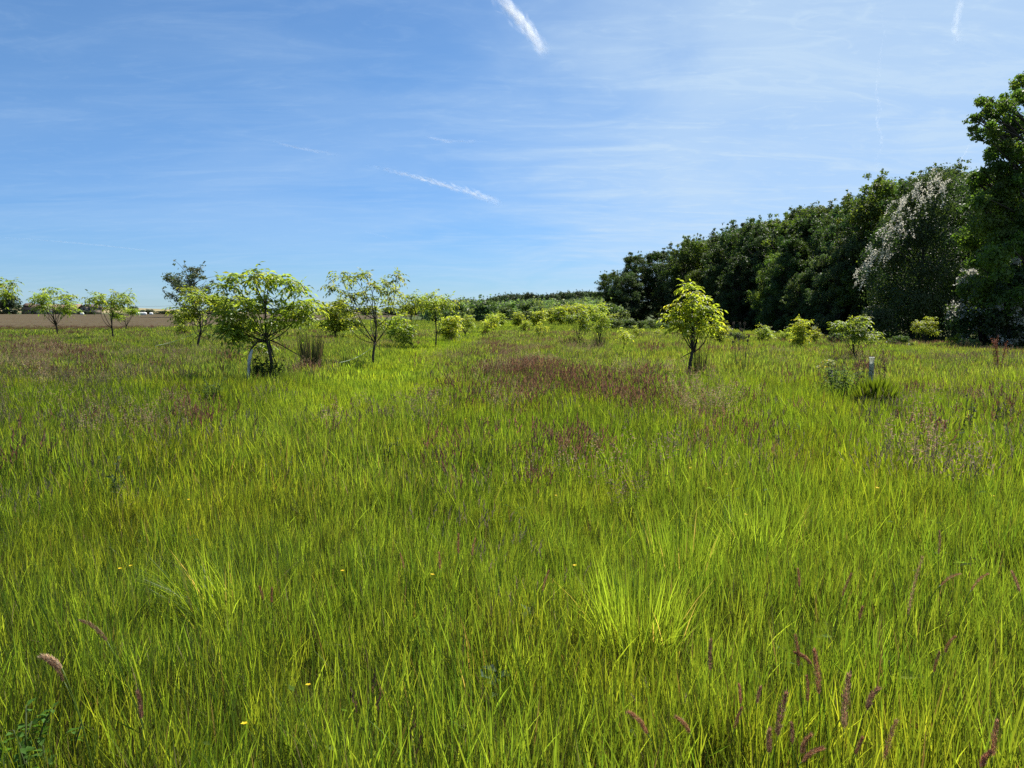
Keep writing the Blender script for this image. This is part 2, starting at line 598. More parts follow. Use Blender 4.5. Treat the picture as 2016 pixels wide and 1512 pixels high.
def young_tree(root, seed, lobes, fork, trunk_r, leaf=0.10, shoots=14, nleaf=5, col=LEAF, leader=None, separate=True, lean=(0, 0), extra=()):
    """lobes: (x, y, z, rx, rz) in metres from the base; limbs run from the fork to the lobes."""
    r = np.random.default_rng(seed)
    fx = np.array([lean[0], lean[1], fork])
    tr = MB()
    base = np.array([0, 0, -0.12])
    pts = bent(base, fx, r, 6, 0.02)
    tr.tube(pts, np.linspace(trunk_r * 1.25, trunk_r * 0.85, len(pts)), BARK, 8)
    if leader is not None:
        lp = bent(fx, leader, r, 7, 0.0)
        tr.tube(lp, np.linspace(trunk_r * 0.8, trunk_r * 0.2, 7), BARK, 6)
    crown = MB()
    limbs = []
    for li, (x, y, z, rx, rz) in enumerate(lobes):
        c = np.array([x, y, z])
        if leader is not None and r.random() < 0.35 and z > fork + 0.5 * (leader[2] - fork):
            start = lp[r.integers(2, 5)]
        else:
            start = fx + np.array([0, 0, r.uniform(-0.08, 0.05) * fork])
        lm = MB()
        end = c + np.array([0, 0, rz * 0.3])
        bp = bent(start, end, r, 7, 0.14)
        rr = trunk_r * r.uniform(0.32, 0.5)
        lm.tube(bp, np.linspace(rr, rr * 0.3, 7), BARK, 5)
        n = max(3 if rx > 0.08 else 2, int(shoots * (0.45 + rx * rx * 4)))
        dv = unit(r.normal(0, 1, (n, 3)) + np.array([0, 0, 0.35]))
        pos = c + dv * np.array([rx, rx, rz]) * r.uniform(0.35, 1.0, (n, 1))
        for q in pos[: max(3, n // 2)]:
            lm.tube(bent(bp[r.integers(3, 7)], q, r, 4, 0.1), np.linspace(rr * 0.3, rr * 0.1, 4), BARK * np.array([1.1, 1.15, 1.0, 1]), 3, cap=False)
        limbs.append(lm)
        shoot_leaves(crown, r, pos, nleaf, leaf, col)
    for pts_, r0, r1 in extra:
        lm = MB()
        lm.tube(np.array(pts_), np.linspace(r0, r1, len(pts_)), BARK, 5)
        limbs.append(lm)
    tr.build('trunk', M_BARK, root, smooth=True)
    if separate:
        for lm in limbs:
            lm.build('limb', M_BARK, root, smooth=True)
    elif limbs:
        allm = MB()
        for lm in limbs:
            for v, f, c in zip(lm.v, lm.f, lm.c):
                allm.v.append(v); allm.c.append(c)
                allm.f.append(f - f.min() + allm.n if False else f + allm.n)
            allm.n += lm.n
        allm.build('limbs', M_BARK, root, smooth=True)
    crown.build('crown', M_YOUNG, root)


def px_tree(name, label, u0, v0, lobes_px, fork_v, seed, trunk_r, leader_px=None, lift=0.36, extra_px=(), lean_u=0, depth=0.8, **kw):
    x, y = P(u0, v0, lift)
    g = ground(x, y)
    m = y / (FPX * _cp)
    root = thing(name, label, 'tree', (x, y, g))
    r = np.random.default_rng(seed + 500)

    def loc(u, v, dy=0.0):
        yy = y + dy
        return np.array([x_at(u, v, yy) - x, dy, z_at(v, yy) - g])
    wid = max(abs(l[0] - u0) for l in lobes_px) * m
    lobes = []
    for (u, v, ru, rv) in lobes_px:
        v, rv = v - 5, rv * 0.8
        a = abs(u - u0) * m / max(wid, 0.01)
        dy = r.uniform(-1, 1) * wid * depth * math.sqrt(max(0.05, 1 - a * a * 0.9))
        q = loc(u, v, dy)
        lobes.append((q[0], q[1], q[2], ru * m, rv * m))
    fork = loc(u0, fork_v)[2]
    leader = loc(*leader_px) if leader_px else None
    extra = [([loc(*p) for p in pts], r0, r1) for pts, r0, r1 in extra_px]
    young_tree(root, seed, lobes, fork, trunk_r, leader=leader, extra=extra, lean=(lean_u * m, 0), **kw)
    return root, x, y, g, m


main_lobes = [(465, 560, 24, 18), (500, 548, 26, 15), (535, 552, 26, 16), (565, 565, 22, 14), (588, 572, 14, 11), (450, 572, 12, 12),
              (570, 612, 26, 16), (603, 605, 18, 17), (615, 622, 14, 14), (545, 622, 22, 13), (588, 628, 20, 12),
              (452, 606, 22, 15), (482, 598, 22, 15), (436, 630, 16, 12), (462, 628, 20, 13), (505, 610, 18, 14),
              (475, 655, 18, 12), (492, 640, 16, 12), (460, 648, 10, 8), (525, 598, 18, 14), (533, 640, 12, 9), (468, 670, 14, 8), (448, 658, 11, 7), (516, 688, 4, 4)]
T_MAIN, TX, TY, TG, TM = px_tree('young_tree', 'largest young tree with a wide two tier crown beside the bent white tube', 527, 738, main_lobes, 666, 3, 0.038,
        leader_px=(529, 560), leaf=0.14, shoots=11, nleaf=4, depth=0.75,
        extra_px=[([(527, 668, 0), (548, 676, -.1), (575, 692, -.2), (594, 702, -.25)], 0.014, 0.008),
                  ([(529, 668, 0), (534, 685, -.1), (539, 705, -.1), (546, 722, 0)], 0.016, 0.01),
                  ([(524, 664, 0), (508, 672, -.1), (497, 684, -.2), (492, 694, -.25), (490, 712, -.25), (494, 732, -.25), (499, 744, -.22)], 0.02, 0.014),
                  ([(495, 668, .1), (505, 684, -.05), (515, 700, -.1)], 0.008, 0.006)])
second_lobes = [(657, 570, 13, 10), (671, 549, 10, 10), (698, 556, 13, 11), (716, 549, 11, 11), (735, 570, 16, 12), (757, 562, 13, 9), (781, 553, 11, 12),
                (775, 580, 14, 12), (692, 585, 18, 14), (722, 590, 20, 14), (690, 615, 20, 14), (730, 615, 20, 13), (760, 605, 14, 12), (682, 635, 14, 10),
                (668, 600, 12, 10), (750, 640, 12, 8), (700, 640, 10, 8)]
T2, T2X, T2Y, T2G, T2M = px_tree('young_tree', 'slender vase shaped young tree right of the rush clump, upright limbs against the sky', 737, 703, second_lobes, 674, 5, 0.038,
        leader_px=(736, 585), leaf=0.135, shoots=9, nleaf=4, lean_u=2,
        extra_px=[([(740, 676, 0), (746, 684, 0), (750, 692, 0)], 0.012, 0.008)])
right_lobes = [(1358, 572, 9, 8), (1366, 586, 12, 10), (1378, 598, 15, 11), (1340, 604, 12, 8), (1392, 618, 15, 12), (1362, 612, 16, 11),
               (1328, 628, 14, 9), (1348, 632, 16, 12), (1374, 635, 18, 12), (1404, 632, 12, 10), (1400, 650, 14, 9), (1378, 658, 16, 9), (1342, 655, 12, 8), (1332, 645, 10, 7), (1358, 648, 14, 9)]
T3, T3X, T3Y, T3G, T3M = px_tree('young_tree', 'bright yellow green pointed young tree standing alone before the dark wood', 1363, 724, right_lobes, 690, 8, 0.042,
        leader_px=(1362, 590), leaf=0.135, shoots=9, nleaf=4, col=LEAF * np.array([1.35, 1.25, 1.0, 1.15]), depth=0.7,
        extra_px=[([(1366, 694, 0), (1371, 676, .1), (1375, 655, .1)], 0.022, 0.012), ([(1362, 693, 0), (1350, 699, -.1), (1340, 705, -.15)], 0.014, 0.009)])


def proto_young(seed, style):
    def make():
        r = np.random.default_rng(seed)
        root = thing('young_tree', '', 'tree')
        lobes = []
        if style == 'round':
            for k in range(12):
                a = r.uniform(0, 6.28); e = r.uniform(-0.5, 1.0)
                lobes.append((0.55 * math.cos(a) * math.cos(e), 0.55 * math.sin(a) * math.cos(e), 1.35 + 0.5 * e, 0.26, 0.2))
            young_tree(root, seed, lobes, 0.5, 0.032, leaf=0.13, shoots=9, nleaf=4, separate=False, leader=np.array([0.02, 0, 1.6]),
                       extra=[([(0, 0, .5), (.25, 0.02, .38), (.42, .04, .22)], .011, .007), ([(0, 0, .52), (-.22, 0.02, .4), (-.42, .0, .2)], .011, .007)])
        elif style == 'open':
            for k in range(11):
                a = r.uniform(0, 6.28); q = r.uniform(0.2, 0.75)
                lobes.append((q * math.cos(a), q * math.sin(a), 1.0 + q * 0.9 + r.uniform(-0.3, 0.15), 0.18, 0.15))
            young_tree(root, seed, lobes, 0.48, 0.03, leaf=0.13, shoots=8, nleaf=4, separate=False, leader=np.array([0.05, 0, 1.5]))
        elif style == 'dense':
            for k in range(16):
                a = r.uniform(0, 6.28); q = r.uniform(0.1, 0.5); z = r.uniform(0.45, 1.8)
                q *= 1.0 - 0.45 * (z - 0.45) / 1.35
                lobes.append((q * math.cos(a), q * math.sin(a), z, 0.26, 0.22))
            young_tree(root, seed, lobes, 0.3, 0.03, leaf=0.15, shoots=8, nleaf=4, separate=False, leader=np.array([0.0, 0, 1.7]), col=LEAF * np.array([1.4, 1.28, 1.1, 1.1]))
        elif style == 'sapling':
            for k in range(6):
                a = r.uniform(0, 6.28); q = r.uniform(0.1, 0.4)
                lobes.append((q * math.cos(a), q * math.sin(a), 1.45 + r.uniform(-0.1, 0.3), 0.2, 0.13))
            young_tree(root, seed, lobes, 1.0, 0.022, leaf=0.15, shoots=6, nleaf=4, separate=False, col=LEAF * np.array([1.3, 1.2, 1.2, 1.1]))
        elif style == 'low':
            for k in range(9):
                a = r.uniform(0, 6.28); q = r.uniform(0.1, 0.6)
                lobes.append((q * math.cos(a) + 0.3, q * math.sin(a), 0.8 + r.uniform(-0.4, 0.8), 0.26, 0.2))
            young_tree(root, seed, lobes, 0.35, 0.028, leaf=0.15, shoots=9, nleaf=4, separate=False, col=LEAF * np.array([1.2, 1.12, 1.0, 1.1]))
        return root
    return Kind(make)


KINDS = {'round': proto_young(21, 'round'), 'round2': proto_young(22, 'round'), 'open': proto_young(23, 'open'), 'open2': proto_young(24, 'open'),
         'dense': proto_young(25, 'dense'), 'dense2': proto_young(26, 'dense'), 'sapling': proto_young(27, 'sapling'), 'low': proto_young(28, 'low'), 'low2': proto_young(29, 'low')}
KW = {'round': (1.6, 1.98), 'round2': (1.6, 1.98), 'open': (1.75, 2.0), 'open2': (1.75, 2.0), 'dense': (1.25, 2.15), 'dense2': (1.25, 2.15), 'sapling': (1.2, 1.95), 'low': (1.6, 1.9), 'low2': (1.6, 1.9)}
# u of the stem, v where it leaves the grass, v of the top, crown width in photo pixels, kind, label
YOUNG = [
    (-4, 656, 546, 76, 'open', 'young tree cut by the left edge of the photo, with a leaning stem'),
    (111, 653, 567, 78, 'round', 'round crowned young tree standing in front of the long barn'),
    (221, 662, 571, 76, 'open2', 'young tree with two side props, right of the gabled house'),
    (249, 646, 602, 44, 'round2', 'small round young tree close behind the propped one, before the white bales'),
    (363, 656, 606, 40, 'low2', 'small pale young tree tucked behind the rounded tree left of the largest'),
    (394, 676, 566, 92, 'round2', 'rounded young tree just left of the largest, under the tall grey green tree'),
    (660, 658, 592, 66, 'dense', 'bushy young tree half hidden between the rush clump and the slender vase shaped tree'),
    (806, 667, 576, 70, 'open', 'loose young tree directly behind the slender vase shaped one'),
    (812, 676, 618, 58, 'low', 'low bright leaning young tree at the right foot of the slender vase shaped one'),
    (859, 675, 573, 74, 'open2', 'young tree with a straight bare stem, next right from the slender vase shaped tree'),
    (888, 664, 622, 46, 'dense2', 'dense low young tree just right of the straight bare stem'),
    (916, 657, 620, 46, 'round', 'young tree third from the path end on the left side of the mown strip'),
    (950, 654, 621, 34, 'low2', 'young tree second from the path end on the left side of the strip'),
    (972, 646, 618, 28, 'dense', 'bright small tree last but one on the left where the grass strip ends'),
    (986, 640, 616, 18, 'dense2', 'narrow bright tree at the left side of the far end of the grass strip'),
    (1021, 641, 614, 24, 'dense', 'rounded bright tree at the right side of the far end of the grass strip'),
    (1060, 640, 612, 32, 'dense2', 'broad bright tree, second right of the far end of the grass strip'),
    (1031, 650, 630, 20, 'low', 'low spreading sapling in front of the far end of the grass strip'),
    (1066, 658, 634, 24, 'low2', 'small dark stemmed sapling in the grass between the strip end and the paired trees'),
    (1086, 636, 609, 30, 'dense', 'bright tree starting the pale thicket right of the grass strip'),
    (1104, 637, 607, 30, 'dense2', 'second bright tree of the pale thicket right of the strip'),
    (1122, 636, 604, 32, 'dense', 'third bright tree of the pale thicket, behind the left paired tree'),
    (1141, 636, 602, 34, 'dense2', 'tall bright tree in the middle of the pale thicket'),
    (1160, 635, 602, 32, 'round', 'bright tree of the pale thicket between the two paired trees'),
    (1178, 634, 601, 32, 'dense', 'bright tree of the pale thicket next to the wood end'),
    (1196, 633, 602, 28, 'dense2', 'last bright tree of the pale thicket, touching the end of the wood'),
    (1140, 672, 611, 46, 'round2', 'left of two paired young trees, grey dead grass at its foot'),
    (1180, 676, 606, 46, 'round', 'right of two paired young trees, dark rushes at its foot'),
    (1229, 694, 646, 36, 'sapling', 'tiny umbrella shaped sapling on a bare stem left of the bright pointed tree'),
    (1418, 672, 634, 40, 'low', 'small young tree peeping out right behind the bright pointed tree'),
    (1260, 656, 641, 20, 'low2', 'small leafy sapling at the wood foot, far left of the bright pointed tree'),
    (1294, 661, 648, 18, 'sapling', 'thin sapling in the grass between the wood end and the bright pointed tree'),
    (1490, 668, 640, 36, 'low', 'bushy sapling at the wood foot right of the teasels'),
    (1540, 669, 645, 30, 'low2', 'small sapling at the wood foot, second right of the teasels'),
    (1577, 678, 627, 34, 'dense', 'upright sapling at the wood foot, third right of the teasels'),
    (1606, 672, 649, 24, 'low', 'low sapling touching the right side of the upright one'),
    (1681, 698, 623, 78, 'round2', 'well shaped small tree with a tilted stem above the white tree tube'),
    (1822, 676, 624, 46, 'round', 'small tree standing alone right of the tilted one'),
    (1870, 677, 657, 26, 'low2', 'smallest sapling at the wood foot on the far right'),
]
for i, (u, v, vt, wpx, k, lab) in enumerate(YOUNG):
    x, y = P(u, v)
    g = ground(x, y)
    hh = (z_at(vt, y) - g) * (1.1 if 'thicket' in lab else 1.0)
    kw, kh = KINDS[k].size()
    sz = hh / kh
    sx = wpx * y / FPX / kw
    rr = np.random.default_rng(900 + i)
    KINDS[k].place(lab, (x, y, g), rr.uniform(0, 6.28), (sx, sx, sz), 'young trees planted in rows across the meadow')

# ------------------------------------------------------------------ the wood on the right
WOODC = np.array([0.050, 0.082, 0.024, 0.42])


def wood_crown(mb, r, clumps, n, leaf, col, up=0.25, jitter=0.22):
    cc = np.array([c[:3] for c in clumps]); cr = np.array([c[3] for c in clumps])
    w = cr ** 2; w /= w.sum()
    k = r.choice(len(cc), n, p=w)
    d = unit(r.normal(0, 1, (n, 3)) + np.array([0, 0, up]))
    q = np.clip(r.normal(0.78, 0.27, n), 0.05, 1.6)
    p = cc[k] + d * (cr[k] * q)[:, None] * np.array([1, 1, 0.78])
    nr = unit(d + r.normal(0, 0.55, (n, 3)))
    t = unit(np.cross(nr, r.normal(0, 1, (n, 3))) + np.array([0, 0, -0.25]))
    L = leaf * r.uniform(0.7, 1.35, n)
    cl = r.uniform(1 - jitter, 1 + jitter, len(cc))
    c = np.tile(col, (n, 1))
    c[:, :3] *= (cl[k] * r.uniform(0.85, 1.15, n))[:, None]
    c[:, 0] *= r.uniform(0.9, 1.2, len(cc))[k]
    mb.leaves(p, t, nr, L, L * 0.72, c)


def envelope_clumps(r, h, rad_, z0, n, prof, cr):
    """Leaf clumps spread over a crown envelope: prof(t) is the radius share at height share t."""
    out = []
    for k in range(n):
        t = r.uniform(0, 1) ** 0.85
        z = z0 + (h - z0) * t
        R = rad_ * prof(t) * (r.uniform(0.55, 1.0) if r.random() < 0.75 else r.uniform(0, 0.5))
        a = r.uniform(0, 2 * math.pi)
        q = cr * r.uniform(0.65, 1.25)
        out.append((R * math.cos(a), R * math.sin(a), min(z, h - q * 0.7), q))
    for k in range(int(n * 0.9)):
        t = r.uniform(0.1, 1)
        R = rad_ * prof(t) * r.uniform(0.92, 1.2)
        a = r.uniform(0, 2 * math.pi)
        q = cr * r.uniform(0.25, 0.5)
        out.append((R * math.cos(a), R * math.sin(a), z0 + (h - z0) * t + r.uniform(-.1, .8) * cr * t, q))
        if t > 0.6:
            out.append((R * math.cos(a) * 0.95, R * math.sin(a) * 0.95, z0 + (h - z0) * t + r.uniform(.6, 1.5) * cr, q * 0.6))
    out.append((0, 0, h - cr * 0.75, cr * 0.9))
    return out


def wood_tree(seed, name, cat, h, rad_, z0, n_cl, cr, n_leaf, leaf, prof, col=WOODC, trunk=True, blossom=None, tint=1.0):
    def make():
        r = np.random.default_rng(seed)
        root = thing(name, '', cat)
        cl = envelope_clumps(r, h, rad_, z0, n_cl, prof, cr)
        tr = MB()
        tp = bent((0, 0, -0.4), (r.normal(0, .3), r.normal(0, .3), h * 0.72), r, 9, 0.01)
        tr.tube(tp, np.linspace(0.02 * h, 0.005 * h, 9), BARK, 8)
        for c in cl[:: max(1, n_cl // 14)]:
            j = int(np.clip(c[2] / (h * 0.72) * 8 - 2, 1, 7))
            tr.tube(bent(tp[j], c[:3], r, 5, 0.1), np.linspace(0.007 * h, 0.002 * h, 5), BARK, 4, cap=False)
        tr.build('trunk', M_BARK, root, smooth=True)
        cm = MB()
        wood_crown(cm, r, cl, n_leaf, leaf, col * np.array([tint, tint, tint, 1]))
        cm.build('crown', M_WOOD, root)
        if blossom:
            bm = MB()
            blossom(bm, r, cl)
            bm.build('blossom', M_BLOSSOM, root)
        return root
    return Kind(make)


def prof_dome(t):
    return math.sqrt(max(0.05, 1 - (max(t - 0.42, 0) / 0.6) ** 2)) * (0.72 + 0.28 * min(t / 0.4, 1))


def prof_tall(t):
    return 0.95 * (1 - 0.6 * t ** 1.8)


def prof_open(t):
    return 0.35 + 0.65 * math.sin(math.pi * min(t * 0.75 + 0.12, 1))


WOOD = [wood_tree(101, 'woodland_tree', 'tree', 14, 4.6, 0.6, 80, 0.95, 46000, 0.20, prof_dome),
        wood_tree(102, 'woodland_tree', 'tree', 14, 4.0, 0.8, 90, 0.85, 46000, 0.19, prof_tall, tint=0.92),
        wood_tree(103, 'woodland_tree', 'tree', 14, 4.8, 0.5, 70, 1.05, 46000, 0.21, prof_dome, col=WOODC * np.array([1.4, 1.3, 0.9, 1.1])),
        wood_tree(104, 'woodland_tree', 'tree', 14, 4.4, 1.5, 64, 0.85, 32000, 0.19, prof_open, col=WOODC * np.array([0.95, 1.0, 1.5, 1])),
        wood_tree(105, 'woodland_tree', 'tree', 14, 4.4, 0.4, 90, 0.85, 46000, 0.20, prof_dome, tint=0.86)]
SKY_U = [1150, 1190, 1215, 1240, 1275, 1310, 1380, 1430, 1470, 1500, 1560, 1640, 1700, 1760, 1850, 1900, 1960, 2060, 2300]
SKY_V = [600, 545, 520, 500, 496, 482, 474, 458, 432, 440, 420, 404, 388, 352, 340, 330, 300, 260, 200]


def edge_x(y):
    return np.interp(y, [20, 45, 84, 124, 145, 158, 166], [39, 38.5, 38.5, 38.5, 35.5, 31, 27.5])


wr = np.random.default_rng(77)
WOOD_SPOTS = []
y = 50.0
while y < 167:
    WOOD_SPOTS.append((edge_x(y) + 3.0 + wr.uniform(-0.8, 1.0), y, wr.uniform(0.50, 0.86), 0)); y += wr.uniform(4.8, 7.4)
y = 48.0
while y < 170:
    WOOD_SPOTS.append((edge_x(y) + 8.0 + wr.uniform(-1.2, 1.2), y, wr.uniform(0.90, 1.0), 1)); y += wr.uniform(5.4, 7.2)
y = 46.0
while y < 176:
    WOOD_SPOTS.append((edge_x(y) + 14.0 + wr.uniform(-1.6, 1.6), y, wr.uniform(0.93, 1.0), 2)); y += wr.uniform(6.5, 8.5)
for xx, yy_, ff in ((21.5, 171, 0.95), (24.5, 167, 0.8), (27.5, 172, 0.97)):
    WOOD_SPOTS.append((xx, yy_, ff, 0))
for xx in (33, 40, 47, 54):
    WOOD_SPOTS.append((xx, 172 + wr.uniform(-2, 2), 0.95, 2))
wood_names = {0: ('dark leafy tree in the front rank of the wood, branches down to the grass', 'trees in the front rank of the wood'),
              1: ('dark tree of the wood standing behind the front rank', 'trees in the middle of the wood'),
              2: ('dark tree deep in the wood, only its top in sight', 'trees deep in the wood')}
ORD = ['', 'first', 'second', 'third', 'fourth', 'fifth', 'sixth', 'seventh', 'eighth', 'ninth', 'tenth', 'eleventh', 'twelfth', 'thirteenth', 'fourteenth', 'fifteenth', 'sixteenth', 'seventeenth', 'eighteenth', 'nineteenth', 'twentieth', 'twenty first', 'twenty second', 'twenty third', 'twenty fourth']
WOOD_N = [0, 0]
for i, (x, y, fr, row) in enumerate(WOOD_SPOTS):
    u, v = project(x, y, 5.0)
    if u > 2150:
        continue
    if row == 0 and (1690 < u < 1860 or u > 1930):   # the blossom tree and the oak stand here
        continue
    g = ground(x, y)
    ztop = z_at(float(np.interp(u, SKY_U, SKY_V)), y)
    h = max(4.0, (ztop - g) * fr + wr.normal(0, 0.35))
    if u > 1890 and row > 0:
        h = min(h, 12.5)
    s = h / 14.0
    w = max(0.62, s) * wr.uniform(0.92, 1.12)
    lab, grp = wood_names[row]
    if row < 2:
        WOOD_N[row] += 1
        lab = ('dark leafy tree in the front rank of the wood, %s from the right edge' if row == 0 else 'taller dark tree behind the front rank of the wood, %s from the right edge') % ORD[WOOD_N[row]]
    WOOD[i % 5].place(lab, (x, y, g), wr.uniform(0, 6.28), (w, w, s), grp)


def oak():
    x, y = 37.3, 51.0
    g = ground(x, y)
    root = thing('oak_tree', 'tallest tree, a big oak at the right edge with open branches against the sky', 'tree', (x, y, g))
    r = np.random.default_rng(60)
    cl = []
    spots = [(1935, 205, 14), (1918, 240, 13), (1950, 225, 16), (1925, 262, 12), (1955, 262, 18), (1975, 215, 20), (2000, 190, 22), (2015, 165, 16), (1948, 300, 12), (1970, 290, 18),
             (1990, 250, 26), (2010, 300, 30), (1965, 330, 24), (1935, 345, 16), (1915, 360, 14), (1990, 350, 34), (2030, 350, 40), (1950, 385, 30), (1920, 400, 22), (1985, 410, 36),
             (2040, 240, 36), (2060, 300, 40), (1940, 440, 34), (1985, 470, 40), (2040, 430, 46), (1915, 470, 24), (1950, 510, 38), (2010, 540, 44), (1930, 560, 30), (1975, 590, 40), (2050, 600, 46), (2080, 420, 46), (2090, 520, 46), (1945, 630, 30), (2000, 640, 36)]
    for u, v, q in spots:
        for rep in range(2):
            dy = r.uniform(-4.5, 4.5) * min(1, q / 28)
            yy = y + dy
            cl.append((x_at(u, v, yy) - x + r.normal(0, .2), dy, z_at(v, yy) - g + r.normal(0, .2), q * yy / FPX * 0.8))
            for sp in range(3):
                dd = unit(r.normal(0, 1, 3)); R = q * yy / FPX
                c0 = cl[-1 - sp] if False else (x_at(u, v, yy) - x, dy, z_at(v, yy) - g)
                cl.append((c0[0] + dd[0] * R * 1.1, c0[1] + dd[1] * R, c0[2] + dd[2] * R, R * r.uniform(.3, .5)))
    tr = MB()
    tp = bent((0, 0, -0.4), (0.6, 0, 11.5), r, 9, 0.01)
    tr.tube(tp, np.linspace(0.36, 0.1, 9), BARK, 10)
    for c in cl[::2]:
        j = int(np.clip(c[2] / 11.5 * 8 - 2.5, 1, 7))
        tr.tube(bent(tp[j], c[:3], r, 6, 0.12), np.linspace(0.11, 0.03, 6), BARK, 5, cap=False)
    tr.build('trunk', M_BARK, root, smooth=True)
    cm = MB()
    wood_crown(cm, r, cl, 78000, 0.18, WOODC * np.array([1.4, 1.5, 0.95, 1.3]))
    cm.build('crown', M_WOOD, root)


oak()


def blossom_tree():
    y = 71.0
    x = x_at(1800, 500, y)
    g = ground(x, y)
    root = thing('blossoming_tree', 'tree of the wood with white blossom sweeping down its upper left side', 'tree', (x, y, g))
    r = np.random.default_rng(61)
    spots = [(1850, 352, 26), (1820, 372, 28), (1880, 375, 28), (1790, 405, 26), (1845, 415, 36), (1895, 430, 30), (1765, 440, 26), (1805, 460, 36), (1870, 480, 40), (1740, 475, 24),
             (1720, 505, 20), (1765, 515, 36), (1825, 540, 44), (1890, 550, 36), (1715, 545, 22), (1745, 580, 34), (1800, 600, 44), (1870, 610, 40), (1730, 630, 30), (1780, 645, 34), (1840, 650, 34)]
    cl, bl = [], []
    for u, v, q in spots:
        for rep in range(2):
            dy = r.uniform(-3, 3)
            yy = y + dy
            c = (x_at(u, v, yy) - x, dy, z_at(v, yy) - g, q * yy / FPX * 1.1)
            cl.append(c)
    tr = MB()
    tp = bent((0, 0, -0.4), (0.8, 0, 10), r, 8, 0.01)
    tr.tube(tp, np.linspace(0.28, 0.08, 8), BARK, 8)
    for c in cl[::3]:
        tr.tube(bent(tp[int(np.clip(c[2] / 10 * 7 - 2, 1, 6))], c[:3], r, 5, 0.1), np.linspace(0.08, 0.02, 5), BARK, 4, cap=False)
    tr.build('trunk', M_BARK, root, smooth=True)
    cm = MB()
    wood_crown(cm, r, cl, 46000, 0.19, WOODC * np.array([0.85, 0.9, 1.05, 1]))
    cm.build('crown', M_WOOD, root)
    bm = MB()
    sprays = [(1852, 345, 14), (1835, 352, 14), (1815, 362, 12), (1800, 378, 14), (1785, 390, 14), (1775, 402, 13), (1790, 412, 14), (1770, 425, 12), (1765, 440, 12), (1752, 455, 10),
              (1745, 470, 10), (1735, 485, 10), (1722, 492, 10), (1742, 495, 10), (1755, 500, 8), (1812, 395, 14), (1830, 380, 14), (1850, 372, 12), (1708, 515, 6), (1698, 530, 6), (1782, 450, 9), (1702, 550, 6), (1865, 360, 10)]
    for u, v, q in sprays:
        for k in range(4):
            dy = -2.4 - r.uniform(0, 2.4)
            yy = y + dy
            c = np.array([x_at(u + r.normal(0, 9), v, yy) - x, dy, z_at(v + r.normal(0, 9), yy) - g])
            Ls = r.uniform(0.5, 1.3)
            out = unit(np.array([r.normal(-.5, .35), r.normal(-.3, .3), -0.15]))
            n = int(26 * Ls + 8)
            t = r.uniform(0, 1, n)[:, None]
            p = c + out * t * Ls * 0.8 + np.array([0, 0, -0.9]) * Ls * t * t + r.normal(0, 0.07, (n, 3)) * (1.3 - t)
            d = unit(r.normal(0, 1, (n, 3)) + np.array([-0.3, -0.2, -0.6]))
            bm.leaves(p, d, r.normal(0, 1, (n, 3)), r.uniform(0.08, 0.19, n), r.uniform(0.05, 0.10, n), np.array([0.60, 0.57, 0.47, 0.5]))
    bm.build('blossom', M_BLOSSOM, root)


blossom_tree()


def white_shrub(u, v, vt, wpx, y, seed, label, ratio):
    x = x_at(u, v, y)
    g = ground(x, y)
    root = thing('blossoming_shrub', label, 'shrub', (x, y, g))
    r = np.random.default_rng(seed)
    h = z_at(vt, y) - g
    rr = wpx / 2 * y / FPX
    cl = envelope_clumps(r, h, rr, 0.3, 26, prof_dome, rr * 0.42)
    tr = MB()
    for c in cl[::3]:
        tr.tube(bent((0, 0, -0.2), c[:3], r, 5, 0.05), np.linspace(0.05, 0.015, 5), BARK, 4, cap=False)
    tr.build('stems', M_BARK, root, smooth=True)
    cm = MB()
    wood_crown(cm, r, cl, 9000, 0.17, WOODC * np.array([0.95, 1.0, 1.1, 1]))
    cm.build('crown', M_WOOD, root)
    bm = MB()
    for c in cl:
        n = int(90 * ratio)
        d = unit(r.normal(0, 1, (n, 3)) + np.array([-0.2, -0.7, 0.3]))
        p = np.array(c[:3]) + d * c[3] * 1.05
        keep = vnoise(p[:, 0] * 2.2, p[:, 2] * 2.2, seed) > 0.52
        p, d = p[keep], d[keep]
        bm.leaves(p, unit(d + r.normal(0, .6, d.shape)), d + r.normal(0, .5, d.shape), r.uniform(.1, .22, len(p)), r.uniform(.07, .13, len(p)), np.array([0.56, 0.54, 0.46, 0.5]))
    bm.build('blossom', M_BLOSSOM, root)


white_shrub(2008, 672, 528, 90, 47.0, 71, 'white blossoming shrub at the right edge, under the oak', 1.0)
white_shrub(1930, 668, 548, 100, 50.5, 72, 'dark shrub flecked with a little white blossom below the oak', 0.55)
white_shrub(1978, 672, 612, 60, 46.5, 73, 'low grey green shrub with some white blossom under the oak', 0.45)

# low bushes along the foot of the wood
BUSH = wood_tree(120, 'bush', 'bush', 2.0, 1.3, 0.1, 18, 0.5, 3500, 0.16, prof_dome, col=np.array([0.06, 0.095, 0.03, 0.45]), trunk=False)
for i, (u, v, vt, w, lab) in enumerate([
        (1206, 644, 627, 36, 'grey green bush under the far end of the wood, leftmost of its row'), (1236, 644, 630, 34, 'grey green bush under the wood end, second of its row'),
        (1262, 645, 632, 30, 'low bush under the wood, third of its row from the wood end'), (1283, 645, 630, 26, 'small bush under the wood, fourth of its row from the end'),
        (1304, 646, 636, 28, 'low bush under the wood, last of its row near the bright pointed tree'),
        (1450, 668, 655, 34, 'low dark bush behind the teasels at the wood foot'), (1770, 676, 662, 40, 'flat bush at the wood foot left of the lone small tree'),
        (1650, 672, 656, 36, 'low bush at the wood foot left of the tilted small tree'), (1905, 682, 668, 40, 'low bush at the wood foot right of the smallest sapling')]):
    x, y = P(u, v)
    g = ground(x, y)
    s = (z_at(vt, y) - g) / 2.0
    sx = w * y / FPX / 2.4
    BUSH.place(lab, (x, y, g), i * 1.3, (sx, sx, s))

